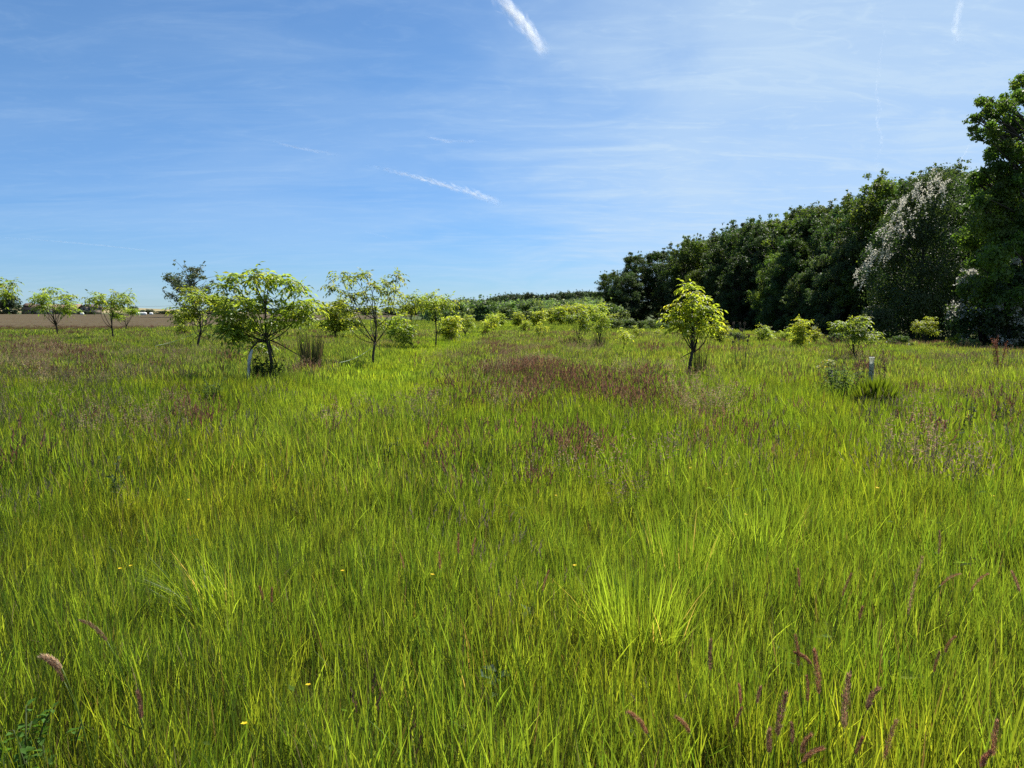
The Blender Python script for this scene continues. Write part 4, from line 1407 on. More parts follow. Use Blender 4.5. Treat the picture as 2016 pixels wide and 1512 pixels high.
def grass():
    r = np.random.default_rng(42)
    fine = [proto_grass(r, 112, 0.11, 0.33, 0.0034, culms=0.35, dark=0.2 + 0.1 * (k % 3)).mesh('grass_tuft', M_GRASS) for k in range(7)]
    mid = [proto_grass(r, 106, 0.2, 0.33, 0.0052, culms=0.35, dark=0.2 + 0.1 * (k % 3)).mesh('grass_tuft', M_GRASS) for k in range(6)]
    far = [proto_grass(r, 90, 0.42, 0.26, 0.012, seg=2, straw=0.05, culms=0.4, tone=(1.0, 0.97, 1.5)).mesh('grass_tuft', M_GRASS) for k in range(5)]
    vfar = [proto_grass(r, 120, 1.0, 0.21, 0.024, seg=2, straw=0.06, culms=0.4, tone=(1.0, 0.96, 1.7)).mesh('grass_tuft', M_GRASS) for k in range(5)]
    specs = [('near_grass', 0.9, 6.0, 85, fine, 'fine bright green grass filling the foreground'),
             ('meadow_grass', 6.0, 16.0, 42, mid, 'fine green grass over the middle of the meadow'),
             ('far_grass', 16.0, 45.0, 9.0, far, 'green grass of the meadow around the young trees'),
             ('distant_grass', 45.0, 150.0, 1.1, vfar, 'green grass at the far side of the meadow')]
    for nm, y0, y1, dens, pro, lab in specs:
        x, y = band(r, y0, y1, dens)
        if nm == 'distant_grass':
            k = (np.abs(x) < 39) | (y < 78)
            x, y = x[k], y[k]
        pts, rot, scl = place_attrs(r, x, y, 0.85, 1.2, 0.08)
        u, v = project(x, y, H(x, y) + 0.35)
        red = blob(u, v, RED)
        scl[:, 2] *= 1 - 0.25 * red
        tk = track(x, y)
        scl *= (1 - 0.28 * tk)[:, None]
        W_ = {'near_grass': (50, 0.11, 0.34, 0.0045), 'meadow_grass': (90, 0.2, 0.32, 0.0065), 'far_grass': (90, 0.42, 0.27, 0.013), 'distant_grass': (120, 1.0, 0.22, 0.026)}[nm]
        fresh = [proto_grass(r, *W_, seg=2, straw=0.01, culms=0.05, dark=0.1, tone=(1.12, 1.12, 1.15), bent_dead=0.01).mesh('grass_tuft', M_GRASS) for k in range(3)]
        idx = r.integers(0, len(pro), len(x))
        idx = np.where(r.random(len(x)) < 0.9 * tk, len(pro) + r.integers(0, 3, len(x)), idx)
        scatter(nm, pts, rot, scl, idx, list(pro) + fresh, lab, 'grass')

    # flowering grasses: dull purple spikes, pale open panicles, grey green heads
    def stalk_protos(k, n, radius, h, hl, hw, col, nf, style, stem, jit=0.2, scol=None):
        out = []
        for i in range(k):
            mb = MB(); c = col * r.uniform(1 - jit, 1 + jit)
            seed_stalks(mb, r, n, radius, h, hl, hw, c, nf, style, stem, scol)
            out.append(mb.mesh('flowering_grass_tuft', M_SEED))
        return out
    red_n = stalk_protos(5, 5, 0.14, 0.52, 0.085, 0.011, PURPLE, 7, 'spike', 0.0026)
    red_m = stalk_protos(5, 12, 0.2, 0.54, 0.10, 0.016, PURPLE * 1.05, 5, 'spike', 0.004)
    red_f = stalk_protos(4, 22, 0.5, 0.36, 0.13, 0.026, PURPLE * 0.9, 4, 'spike', 0.008)
    pale_m = stalk_protos(5, 9, 0.2, 0.58, 0.15, 0.035, TAN, 16, 'panicle', 0.003, scol=STRAW * 0.6)
    pale_f = stalk_protos(4, 18, 0.5, 0.40, 0.17, 0.05, TAN, 12, 'panicle', 0.008, scol=STRAW * 0.6)
    grey_n = stalk_protos(5, 4, 0.14, 0.46, 0.06, 0.006, np.array([0.16, 0.15, 0.08]), 7, 'spike', 0.0018)
    grey_m = stalk_protos(5, 9, 0.2, 0.52, 0.09, 0.012, np.array([0.13, 0.125, 0.075]), 7, 'spike', 0.003)
    for nm, y0, y1, dens, pro, spots, base, lab in [
            ('purple_grass', 1.6, 6.0, 9.0, red_n, RED, 0.035, 'scattered small purplish grass heads in the foreground'),
            ('grey_grass', 1.8, 5.0, 9.0, grey_n, GREY, 0.30, 'fine grey green flowering grass heads in the foreground'),
            ('purple_grass', 6.0, 18.0, 22.0, red_m, RED, 0.05, 'reddish brown flowering grass patch in the middle of the meadow'),
            ('purple_grass', 18.0, 60.0, 4.0, red_f, RED, 0.08, 'dull reddish flowering grass among the young trees'),
            ('pale_grass', 5.0, 20.0, 20.0, pale_m, PALE, 0.04, 'pale airy grass panicles beside the reddish patch'),
            ('pale_grass', 18.0, 60.0, 4.0, pale_f, PALE, 0.10, 'pale straw coloured grass panicles in the distance'),
            ('grey_grass', 4.0, 26.0, 12.0, grey_m, GREY, 0.16, 'grey green flowering grass heads on the right and left')]:
        x, y = band(r, y0, y1, dens)
        u, v = project(x, y, H(x, y) + 0.5)
        pr = blob(u, v, spots) * (0.35 + 0.9 * vnoise(x / 0.9, y / 0.9, 51)) + base * (vnoise(x / 1.8, y / 1.8, 52) > 0.55)
        k = r.random(len(x)) < pr * (1 - track(x, y))
        x, y = x[k], y[k]
        pts, rot, scl = place_attrs(r, x, y, 0.8, 1.1, 0.1)
        scatter(nm, pts, rot, scl, r.integers(0, len(pro), len(x)), pro, lab, 'grass')

    # sparse sprouts on the bare field, thicker along its margin
    n = 5200
    y = 72 + 200 * r.uniform(0, 1, n) ** 2.2
    x = -36 - r.uniform(0, 1, n) * (0.74 * y - 30)
    k = (x < -36.5) & (y > 71.5 + 5 * np.sin(x * 0.05))
    x, y = x[k], y[k]
    pts, rot, scl = place_attrs(r, x, y, 0.25, 0.75, 0.1)
    scl *= (1.1 - 0.6 * sstep(74, 100, y))[:, None]
    scatter('field_sprouts', pts, rot, scl, r.integers(0, 9, len(x)), far[:5] + red_f, 'sparse weeds and sprouts on the bare brown field', 'weeds')

    # low herbs and clover between the blades
    herbs = []
    for k in range(5):
        mb = MB(); n = 26
        p = np.stack([r.normal(0, .09, n), r.normal(0, .09, n), r.uniform(.05, .3, n)], -1)
        az = r.uniform(0, 6.28, n)
        c = np.tile(np.append(np.array([0.075, 0.12, 0.022]), 0.5), (n, 1)); c[:, :3] *= r.uniform(.7, 1.4, (n, 1))
        mb.leaves(p, np.stack([np.cos(az), np.sin(az), r.normal(0.1, .3, n)], -1), np.array([0, 0, 1.0]) + r.normal(0, .4, (n, 3)), r.uniform(.02, .045, n), r.uniform(.012, .022, n), c)
        herbs.append(mb.mesh('herb', M_WEED))
    x, y = band(r, 1.0, 14.0, 7.0)
    k = vnoise(x / 1.1, y / 1.1, 61) > 0.62
    x, y = x[k], y[k]
    pts, rot, scl = place_attrs(r, x, y, 0.8, 1.3, 0.1)
    scatter('herbs', pts, rot, scl, r.integers(0, 5, len(x)), herbs, 'small leafy herbs between the grass blades', 'herbs')
    # buttercups
    mb = MB()
    mb.leaves(np.zeros((5, 3)) + np.array([0, 0, .42]), np.stack([np.cos(np.arange(5) * 1.256), np.sin(np.arange(5) * 1.256), np.full(5, .5)], -1), np.tile([0, 0, 1.0], (5, 1)), 0.014, 0.013, np.array([0.75, 0.55, 0.02, .3]))
    mb.blades(np.zeros((1, 3)), np.array([0.0]), np.array([0.0]), np.array([0.42]), np.array([0.002]), np.append(G1, .4), np.array([0.0]))
    x, y = band(r, 2.0, 12.0, 0.35)
    pts, rot, scl = place_attrs(r, x, y, 0.9, 1.0, 0.08)
    scatter('buttercups', pts, rot, scl, np.zeros(len(x)), [mb.mesh('buttercup', M_BLOSSOM)], 'tiny yellow buttercups dotted through the grass', 'flowers')


grass()

# ------------------------------------------------------------------ single plants and things in the meadow
def tussock(u, v, size, n, seed, label, lean=0.55, W=0.007, col=G2, name='grass_tussock', lift=0.25, L=None, bias=None, cat='grass tussock'):
    x, y = P(u, v, lift)
    r = np.random.default_rng(seed)
    a = r.uniform(0, 6.28, n); q = size * 0.28 * np.sqrt(r.uniform(0, 1, n))
    b = np.stack([q * np.cos(a), q * np.sin(a), -0.03 + 0 * a], -1)
    az = a + r.normal(0, 0.5, n)
    if bias is not None:
        az = np.where(r.random(n) < 0.65, bias + r.normal(0, 0.5, n), az)
    c = np.tile(np.append(col, 0.65), (n, 1)); c[:, :3] *= r.uniform(0.75, 1.3, (n, 1))
    s = r.random(n) < 0.06
    c[s, :3] = STRAW
    mb = MB()
    mb.blades(b, az, np.abs(r.normal(lean * 0.55, lean * 0.6, n)), (L or size) * r.uniform(0.55, 1.15, n), W * r.uniform(0.7, 1.3, n), c, r.uniform(0, 3.14, n), segs=4, curl=1.6)
    o = mb.build(name, M_GRASS, loc=(x, y, ground(x, y)))
    tag(o, label, cat)
    return x, y


TUSS = [(455, 1190, 0.62, 260, 'large bright tussock leaning left in the left foreground', 0.7, 0.0075, 3.3),
        (1255, 1235, 0.6, 260, 'bright yellow green tussock right of the middle foreground', 0.5, 0.0075, None),
        (1500, 1075, 0.66, 280, 'broad tussock with fanned out blades on the right', 0.7, 0.007, None),
        (1340, 1110, 0.6, 240, 'upright tall tussock behind the bright yellow green one', 0.4, 0.007, None),
        (925, 985, 0.5, 180, 'small dark hearted tussock in the centre of the meadow', 0.7, 0.007, None),
        (1012, 905, 0.45, 160, 'low tussock just beyond the dark hearted one', 0.8, 0.007, None),
        (560, 880, 0.62, 160, 'pale spreading tussock left of centre with long arching blades', 0.6, 0.006, 3.0),
        (960, 1330, 0.42, 200, 'short bushy tussock in the middle of the foreground', 0.7, 0.006, None),
        (1860, 845, 0.55, 200, 'fresh green tussock right of the broad leaved clump', 0.7, 0.011, None)]
for i, (u, v, s, n_, lab, ln, W, bias) in enumerate(TUSS):
    tussock(u, v, s, int(n_ * 1.4), 300 + i, lab, ln, W, G2 * 1.42 if i not in (4,) else G2, bias=bias)


def rushes(u, v, vt, wpx, n, seed, label, loc=None):
    x, y = P(u, v, 0.3) if loc is None else loc
    g = ground(x, y)
    r = np.random.default_rng(seed)
    h = z_at(vt, y) - g
    rad_ = wpx / 2 * y / FPX
    a = r.uniform(0, 6.28, n); q = rad_ * 0.7 * np.sqrt(r.uniform(0, 1, n))
    b = np.stack([q * np.cos(a), q * np.sin(a), -0.03 + 0 * a], -1)
    c = np.tile(np.append(np.array([0.040, 0.058, 0.022]), 0.3), (n, 1)); c[:, :3] *= r.uniform(0.6, 1.4, (n, 1))
    s = r.random(n) < 0.22
    c[s, :3] = STRAW * r.uniform(0.4, 0.9, (s.sum(), 1))
    mb = MB()
    mb.blades(b, a, np.abs(r.normal(0.09, 0.08, n)), h * r.uniform(0.5, 1.08, n), 0.010 * r.uniform(0.7, 1.3, n), c, r.uniform(0, 3.14, n), segs=3, curl=1.4)
    o = mb.build('rush_clump', M_SEED, loc=(x, y, g))
    tag(o, label, 'rushes')


rushes(613, 716, 642, 50, 420, 401, 'tall dark rush clump between the two biggest left trees')
rushes(1376, 728, 668, 34, 130, 402, 'thin rush clump at the foot of the bright pointed tree')
rushes(1180, 680, 652, 34, 240, 403, 'dense dark rush clump under the right paired tree')
rushes(1140, 674, 656, 34, 120, 404, 'greyish rushes under the left paired tree')


def leafy_weed(u, v, h, w, seed, label, n_st=7, n_lf=26, leaf=0.06, col=(0.06, 0.10, 0.03), name='leafy_weed', lift=0.28, loc=None, cat='weed', spread=0.5, lw=0.45):
    x, y = P(u, v, lift) if loc is None else loc
    r = np.random.default_rng(seed)
    root = thing(name, label, cat, (x, y, ground(x, y)))
    st, lf = MB(), MB()
    for k in range(n_st):
        a = r.uniform(0, 6.28)
        top = np.array([math.cos(a) * w * r.uniform(.2, 1) , math.sin(a) * w * r.uniform(.2, 1), h * r.uniform(.65, 1.05)])
        pts = bent((r.normal(0, w * .15), r.normal(0, w * .15), -0.03), top, r, 6, 0.05)
        st.tube(pts, np.linspace(0.006, 0.0025, 6), np.array([0.06, 0.075, 0.03, 0.1]), 5)
        t = r.uniform(0.25, 1, n_lf)
        p = np.stack([np.interp(t, np.linspace(0, 1, 6), pts[:, i]) for i in range(3)], -1)
        az = r.uniform(0, 6.28, n_lf)
        d = np.stack([np.cos(az), np.sin(az), r.normal(0.15, 0.45, n_lf)], -1)
        c = np.tile(np.append(np.array(col), 0.45), (n_lf, 1)); c[:, :3] *= r.uniform(.7, 1.35, (n_lf, 1))
        L = leaf * r.uniform(.6, 1.3, n_lf)
        lf.leaves(p, d, np.array([0, 0, 1.0]) + r.normal(0, .45, (n_lf, 3)), L, L * lw, c)
    st.build('stem', M_WEED, root, smooth=True)
    lf.build('leaves', M_WEED, root)
    return root


leafy_weed(520, 742, 0.80, 0.24, 411, 'dark leafy weeds crowding the foot of the largest young tree', 22, 40, 0.07, (0.035, 0.065, 0.022), loc=(TX + 0.02, TY - 0.3))
leafy_weed(490, 745, 0.55, 0.16, 419, 'dark weeds in the shade between the white guard tube and the largest trunk', 9, 26, 0.05, (0.035, 0.062, 0.022), loc=(TX - 0.2, TY - 0.1), spread=0.2)
leafy_weed(545, 740, 0.75, 0.26, 417, 'dark nettle like weeds right of the largest trunk', 12, 30, 0.07, (0.032, 0.06, 0.022), loc=(TX + 0.28, TY - 0.25))
leafy_weed(413, 782, 0.66, 0.3, 412, 'small leaved shrublet in the grass left of the largest young tree', 18, 36, 0.045, (0.07, 0.105, 0.04))
leafy_weed(230, 970, 0.62, 0.09, 413, 'dark upright weed in the left middle grass', 4, 18, 0.045, (0.05, 0.075, 0.03))
leafy_weed(770, 905, 0.5, 0.10, 414, 'small dark weed left of the meadow centre', 4, 18, 0.045, (0.05, 0.08, 0.03))
leafy_weed(965, 905, 0.52, 0.07, 415, 'thin upright weed beside the low tussock', 3, 18, 0.04, (0.06, 0.085, 0.04))
leafy_weed(1660, 785, 0.85, 0.42, 416, 'tangle of leafy green weeds left of the broad leaved clump', 26, 34, 0.06, (0.085, 0.125, 0.028))
leafy_weed(1640, 772, 0.72, 0.18, 426, 'leafy weeds hiding the short brown tube of the pale leaved sapling', 12, 30, 0.06, (0.085, 0.125, 0.028))
leafy_weed(1618, 778, 0.6, 0.2, 418, 'leafy green weed at the left foot of the pale leaved plant', 8, 24, 0.07, (0.10, 0.145, 0.03))
leafy_weed(1040, 1225, 0.34, 0.10, 421, 'low silvery broad leaved weed, upper of two in the centre foreground', 5, 9, 0.065, (0.10, 0.14, 0.08), lw=0.8)
leafy_weed(985, 1335, 0.34, 0.06, 422, 'low silvery broad leaved weed, lower of two in the centre foreground', 4, 8, 0.06, (0.06, 0.10, 0.06), lw=0.8)
leafy_weed(45, 1475, 0.40, 0.2, 423, 'dark leafy weed patch in the bottom left corner', 16, 24, 0.036, (0.06, 0.115, 0.02), lw=0.6)
leafy_weed(1745, 1350, 0.40, 0.03, 424, 'bright yellow green dock leaf standing in the right foreground', 1, 5, 0.11, (0.16, 0.22, 0.03), lw=0.35)
leafy_weed(1890, 905, 0.62, 0.14, 425, 'dark knotted weed on the far right', 5, 24, 0.04, (0.05, 0.08, 0.035))


def dock(u, v, vt, seed, label, col=(0.075, 0.05, 0.035), n_st=4, w=0.12, lift=0.3, dens=46, name='dock_plant'):
    x, y = P(u, v, lift)
    g = ground(x, y)
    r = np.random.default_rng(seed)
    h = z_at(vt, y) - g
    root = thing(name, label, 'weed', (x, y, g))
    st, sd_ = MB(), MB()
    for k in range(n_st):
        a = r.uniform(0, 6.28)
        q = w * r.uniform(.1, 1)
        top = np.array([math.cos(a) * q, math.sin(a) * q, h * (1 if k == 0 else r.uniform(.7, .98))])
        pts = bent((0, 0, -0.03), top, r, 7, 0.03)
        st.tube(pts, np.linspace(0.007, 0.003, 7), np.append(np.array(col), 0), 5)
        t = r.uniform(0.42, 1, dens)
        p = np.stack([np.interp(t, np.linspace(0, 1, 7), pts[:, i]) for i in range(3)], -1) + r.normal(0, 0.018, (dens, 3))
        c = np.tile(np.append(np.array(col) * 1.3, 0.2), (dens, 1)); c[:, :3] *= r.uniform(.6, 1.5, (dens, 1))
        L = r.uniform(.02, .05, dens)
        sd_.leaves(p, unit(r.normal(0, 1, (dens, 3)) + np.array([0, 0, .7])), r.normal(0, 1, (dens, 3)), L, L * .55, c)
    st.build('stem', M_SEED, root, smooth=True)
    sd_.build('seed_cluster', M_SEED, root)


dock(1690, 762, 702, 431, 'dark dock stalk close left of the white tree tube')
dock(1738, 755, 690, 432, 'tall dock stalks right of the white tree tube', n_st=3)
dock(1652, 752, 704, 433, 'dock stalk right of the pale leaved plant', col=(0.065, 0.06, 0.04), n_st=3)
dock(1665, 742, 698, 434, 'thin dock stalk between the pale leaved plant and the dark one', col=(0.06, 0.06, 0.035), n_st=2)
dock(1635, 742, 672, 435, 'single thin brown stalk behind the pale leaved plant', n_st=1, w=0.02)
dock(1968, 722, 661, 436, 'rusty red dock at the right edge below the blossoming shrub', col=(0.16, 0.065, 0.035), n_st=9, w=0.28, dens=60)
dock(1910, 850, 775, 437, 'dark thin stalks on the far right', col=(0.06, 0.065, 0.04), n_st=3, dens=26)
dock(1958, 850, 790, 438, 'dark thin stalks at the right edge of the meadow', col=(0.06, 0.065, 0.04), n_st=3, dens=26)


def teasel(u, v, heads, seed, label):
    x, y = P(u, v, 0.3)
    g = ground(x, y)
    r = np.random.default_rng(seed)
    root = thing('teasel', label, 'teasel', (x, y, g))
    st = MB()
    for i, (hu, hv) in enumerate(heads):
        dy = r.normal(0, 0.15)
        top = np.array([x_at(hu, hv, y + dy) - x, dy, z_at(hv, y + dy) - g])
        st.tube(bent((r.normal(0, .03), r.normal(0, .03), -0.03), top, r, 6, 0.04), np.linspace(0.007, 0.004, 6), np.array([0.075, 0.06, 0.045, 0]), 5)
        hd = MB()
        n = 60
        t = r.uniform(0, 1, n); a = r.uniform(0, 6.28, n)
        R = 0.022 * np.sin(math.pi * (0.12 + 0.8 * t))
        p = top + np.stack([R * np.cos(a), R * np.sin(a), t * 0.075 - 0.01], -1)
        hd.leaves(p, np.stack([np.cos(a), np.sin(a), 0.9 + 0 * a], -1), r.normal(0, 1, (n, 3)), 0.022, 0.009, np.array([0.085, 0.065, 0.05, 0.1]))
        zz = np.linspace(0, 0.075, 6)
        hd.tube(top + np.stack([0 * zz, 0 * zz, zz], -1), 0.018 * np.sin(math.pi * np.linspace(0.12, 0.92, 6)), np.array([0.07, 0.055, 0.042, 0]), 7)
        for q in range(4):
            b = r.uniform(0, 6.28)
            hd.tube([top, top + np.array([math.cos(b) * .035, math.sin(b) * .035, .03]), top + np.array([math.cos(b) * .03, math.sin(b) * .03, .10])], [0.002, 0.0018, 0.001], np.array([0.2, 0.17, 0.12, 0]), 3)
        hd.build('seed_head', M_SEED, root)
    st.build('stem', M_SEED, root, smooth=True)


teasel(1452, 716, [(1444, 640), (1439, 660), (1452, 664), (1443, 676), (1458, 652)], 441, 'dry teasel with thin stems right of the bright pointed tree')
teasel(1468, 722, [(1457, 641), (1466, 641), (1461, 654), (1474, 665), (1472, 673)], 442, 'second dry teasel, the one farther right of the bright pointed tree')


def tree_tube():
    x, y = P(1714, 762, 0.25)
    g = ground(x, y)
    h = z_at(704, y) - g
    R = 4.6 * y / FPX
    root = thing('tree_tube', 'pale grey green plastic tree tube standing upright in the grass', 'tree tube', (x, y, g))
    ang = np.linspace(0, 2 * math.pi, 24, endpoint=False)
    mb = MB()
    prof = [(R, -0.05), (R, h), (R * 1.08, h), (R * 1.12, h - 0.012), (R * 1.06, h + 0.008), (R * 0.9, h + 0.004), (R * 0.86, h - 0.02), (R * 0.86, 0.0)]
    v = np.array([(q * math.cos(a), q * math.sin(a), z) for q, z in prof for a in ang])
    n = len(ang)
    f = []
    for i in range(len(prof) - 1):
        for j in range(n):
            k = (j + 1) % n
            f += [(i * n + j, i * n + k, (i + 1) * n + k), (i * n + j, (i + 1) * n + k, (i + 1) * n + j)]
    mb.add(v, f, np.array([0.78, 0.82, 0.79, 0.65]))
    mb.build('tube', M_TUBE, root, smooth=True)
    mb = MB(); mb.tube([(R * 1.3, 0.03, -0.1), (R * 1.3, 0.03, h * 0.72)], 0.012, np.array([0.2, 0.15, 0.1, 0]), 6); mb.build('stake', M_BARK, root)
    mb = MB()
    for j in range(20):
        a, b = 2 * math.pi * j / 20, 2 * math.pi * (j + 1) / 20
        mb.tube([(R * 1.05 * math.cos(a) + 0.004, R * 1.05 * math.sin(a), h * 0.6), (R * 1.05 * math.cos(b) + 0.004, R * 1.05 * math.sin(b), h * 0.6)], 0.003, np.array([0.05, 0.05, 0.05, 0]), 4)
    mb.build('tie', M_DARK, root)


tree_tube()


def bent_guard():
    """White split guard tube round the bent-down limb of the largest tree."""
    m = TM
    def w(u, v, dy):
        yy = TY + dy
        return np.array([x_at(u, v, yy), yy, z_at(v, yy)])
    path = np.array([w(497, 688, -.27), w(493.5, 697, -.29), w(491, 708, -.3), w(490.2, 720, -.3), w(490, 732, -.3), w(489, 746, -.3)])
    tt = np.linspace(0, 1, 16)
    pts = np.stack([np.interp(tt, np.linspace(0, 1, 6), path[:, k]) for k in range(3)], -1)
    tan = unit(np.gradient(pts, axis=0))
    fw = np.array([0.62, -0.78, 0.0])
    b = unit(np.cross(tan, fw)); a = np.cross(b, tan)
    R = 0.034 * np.concatenate([np.linspace(0.6, 1.05, 5), np.linspace(1.05, 0.95, 11)])
    mb = MB()
    for rr, sgn in ((1.0, 1), (0.88, -1)):
        ang = np.linspace(-1.9, 1.9, 15)
        v = pts[:, None, :] + (a[:, None, :] * np.cos(ang)[None, :, None] + b[:, None, :] * np.sin(ang)[None, :, None]) * (R * rr)[:, None, None]
        n, s = v.shape[0], v.shape[1]
        i = np.arange(n - 1)[:, None] * s + np.arange(s - 1)[None, :]
        q = np.stack([i, i + 1, i + s + 1, i + s], -1).reshape(-1, 4)
        f = np.concatenate([q[:, [0, 1, 2]], q[:, [0, 2, 3]]])
        mb.add(v.reshape(-1, 3), f if sgn > 0 else f[:, ::-1], np.array([0.62, 0.64, 0.66, 0.3]) if sgn > 0 else np.array([0.5, 0.5, 0.5, 0.5]))
    o = mb.build('tree_guard', M_TUBE, smooth=True)
    tag(o, 'white split guard tube bent around the drooping limb left of the largest trunk', 'tree guard')


bent_guard()


def pale_plant():
    x, y = P(1632, 765, 0.3)
    g = ground(x, y)
    root = thing('sapling', 'pale leaved sapling growing out of a short brown tube on the right', 'sapling', (x, y, g))
    r = np.random.default_rng(450)
    zt = z_at(729, y) - g
    mb = MB(); mb.tube([(0.03, 0, -0.05), (0.03, 0, zt)], [0.030, 0.030], np.array([0.06, 0.05, 0.045, 0]), 10); mb.build('tube', M_PLASTIC, root, smooth=True)
    st, lf = MB(), MB()
    for u, v in ((1612, 722), (1622, 710), (1630, 712), (1637, 710), (1642, 716), (1632, 718), (1627, 724)):
        top = np.array([x_at(u, v, y) - x, r.normal(0, .05), z_at(v, y) - g])
        st.tube(bent((0.03, 0, zt - 0.1), top, r, 5, 0.05), np.linspace(0.006, 0.003, 5), np.array([0.1, 0.08, 0.05, 0]), 5)
        n = 9
        az = r.uniform(0, 6.28, n)
        c = np.tile(np.array([0.26, 0.28, 0.17, 0.35]), (n, 1))
        if u < 1628:
            c[:3] = (0.35, 0.26, 0.04, 0.5)
        lf.leaves(np.tile(top, (n, 1)) + r.normal(0, .015, (n, 3)), np.stack([np.cos(az), np.sin(az), r.normal(-.05, .25, n)], -1), np.array([0, 0, 1.0]) + r.normal(0, .25, (n, 3)), r.uniform(.06, .11, n), r.uniform(.03, .045, n), c)
    st.build('stem', M_BARK, root, smooth=True)
    lf.build('leaves', M_WEED, root)


pale_plant()


def iris_clump():
    x, y = P(1724, 802, 0.22)
    g = ground(x, y)
    r = np.random.default_rng(451)
    root = thing('broad_leaved_clump', 'broad clump of upright yellow green blades over brown dead thatch, below the tree tube', 'clump', (x, y, g))
    n = 420
    R = 38 * y / FPX
    a = r.uniform(0, 6.28, n); q = R * np.sqrt(r.uniform(0, 1, n))
    b = np.stack([q * np.cos(a), q * np.sin(a) * 0.7, 0.27 + 0 * a], -1)
    c = np.tile(np.append(G2 * 0.95, 0.5), (n, 1)); c[:, :3] *= r.uniform(.5, 1.25, (n, 1))
    b[:, 2] += 0.22 * (1 - (q / R) ** 2)
    mb = MB(); mb.blades(b, a, 0.1 + 0.5 * q / R * r.uniform(.5, 1, n), r.uniform(.18, .30, n), r.uniform(.014, .022, n), c, r.uniform(0, 3.14, n), segs=3)
    mb.build('blades', M_GRASS, root)
    n = 1100
    a = r.uniform(0, 6.28, n); q = R * 1.0 * np.sqrt(r.uniform(0, 1, n))
    b = np.stack([q * np.cos(a), q * np.sin(a) * 0.8 - 0.03, r.uniform(0.15, 0.46, n)], -1)
    c = np.tile(np.array([0.075, 0.058, 0.04, 0.15]), (n, 1)); c[:, :3] *= r.uniform(.4, 1.8, (n, 1))
    mb = MB(); mb.leaves(b, np.stack([np.cos(a), np.sin(a), -1.1 + 0 * a], -1), r.normal(0, 1, (n, 3)), r.uniform(.12, .3, n), r.uniform(.012, .026, n), c)
    mb.build('dead_thatch', M_SEED, root)


iris_clump()


def guy(pa, pb, label):
    a = np.array([x_at(pa[0], pa[1], pa[2]), pa[2], z_at(pa[1], pa[2])]); b = np.array([x_at(pb[0], pb[1], pb[2]), pb[2], z_at(pb[1], pb[2])])
    t = np.linspace(0, 1, 9)[:, None]
    pts = a + (b - a) * t
    pts[:, 2] -= 0.08 * np.sin(t[:, 0] * math.pi)
    mb = MB(); mb.tube(pts, 0.006, np.array([0.30, 0.36, 0.25, 0]), 5)
    tag(mb.build('guy_rope', M_PLASTIC, smooth=True), label, 'rope')


_x, _y = P(394, 676)
guy((390, 653, _y), (305, 681, _y - 3), 'long pale guy rope running from the rounded young tree down to the left')
guy((398, 653, _y), (455, 665, _y - 1), 'short guy rope running from the rounded young tree towards the largest')
guy((733, 684, T2Y), (668, 714, T2Y - 3), 'pale dead branch slanting left from the slender vase shaped tree')  # stands for a whitish dead branch, built with the rope tube


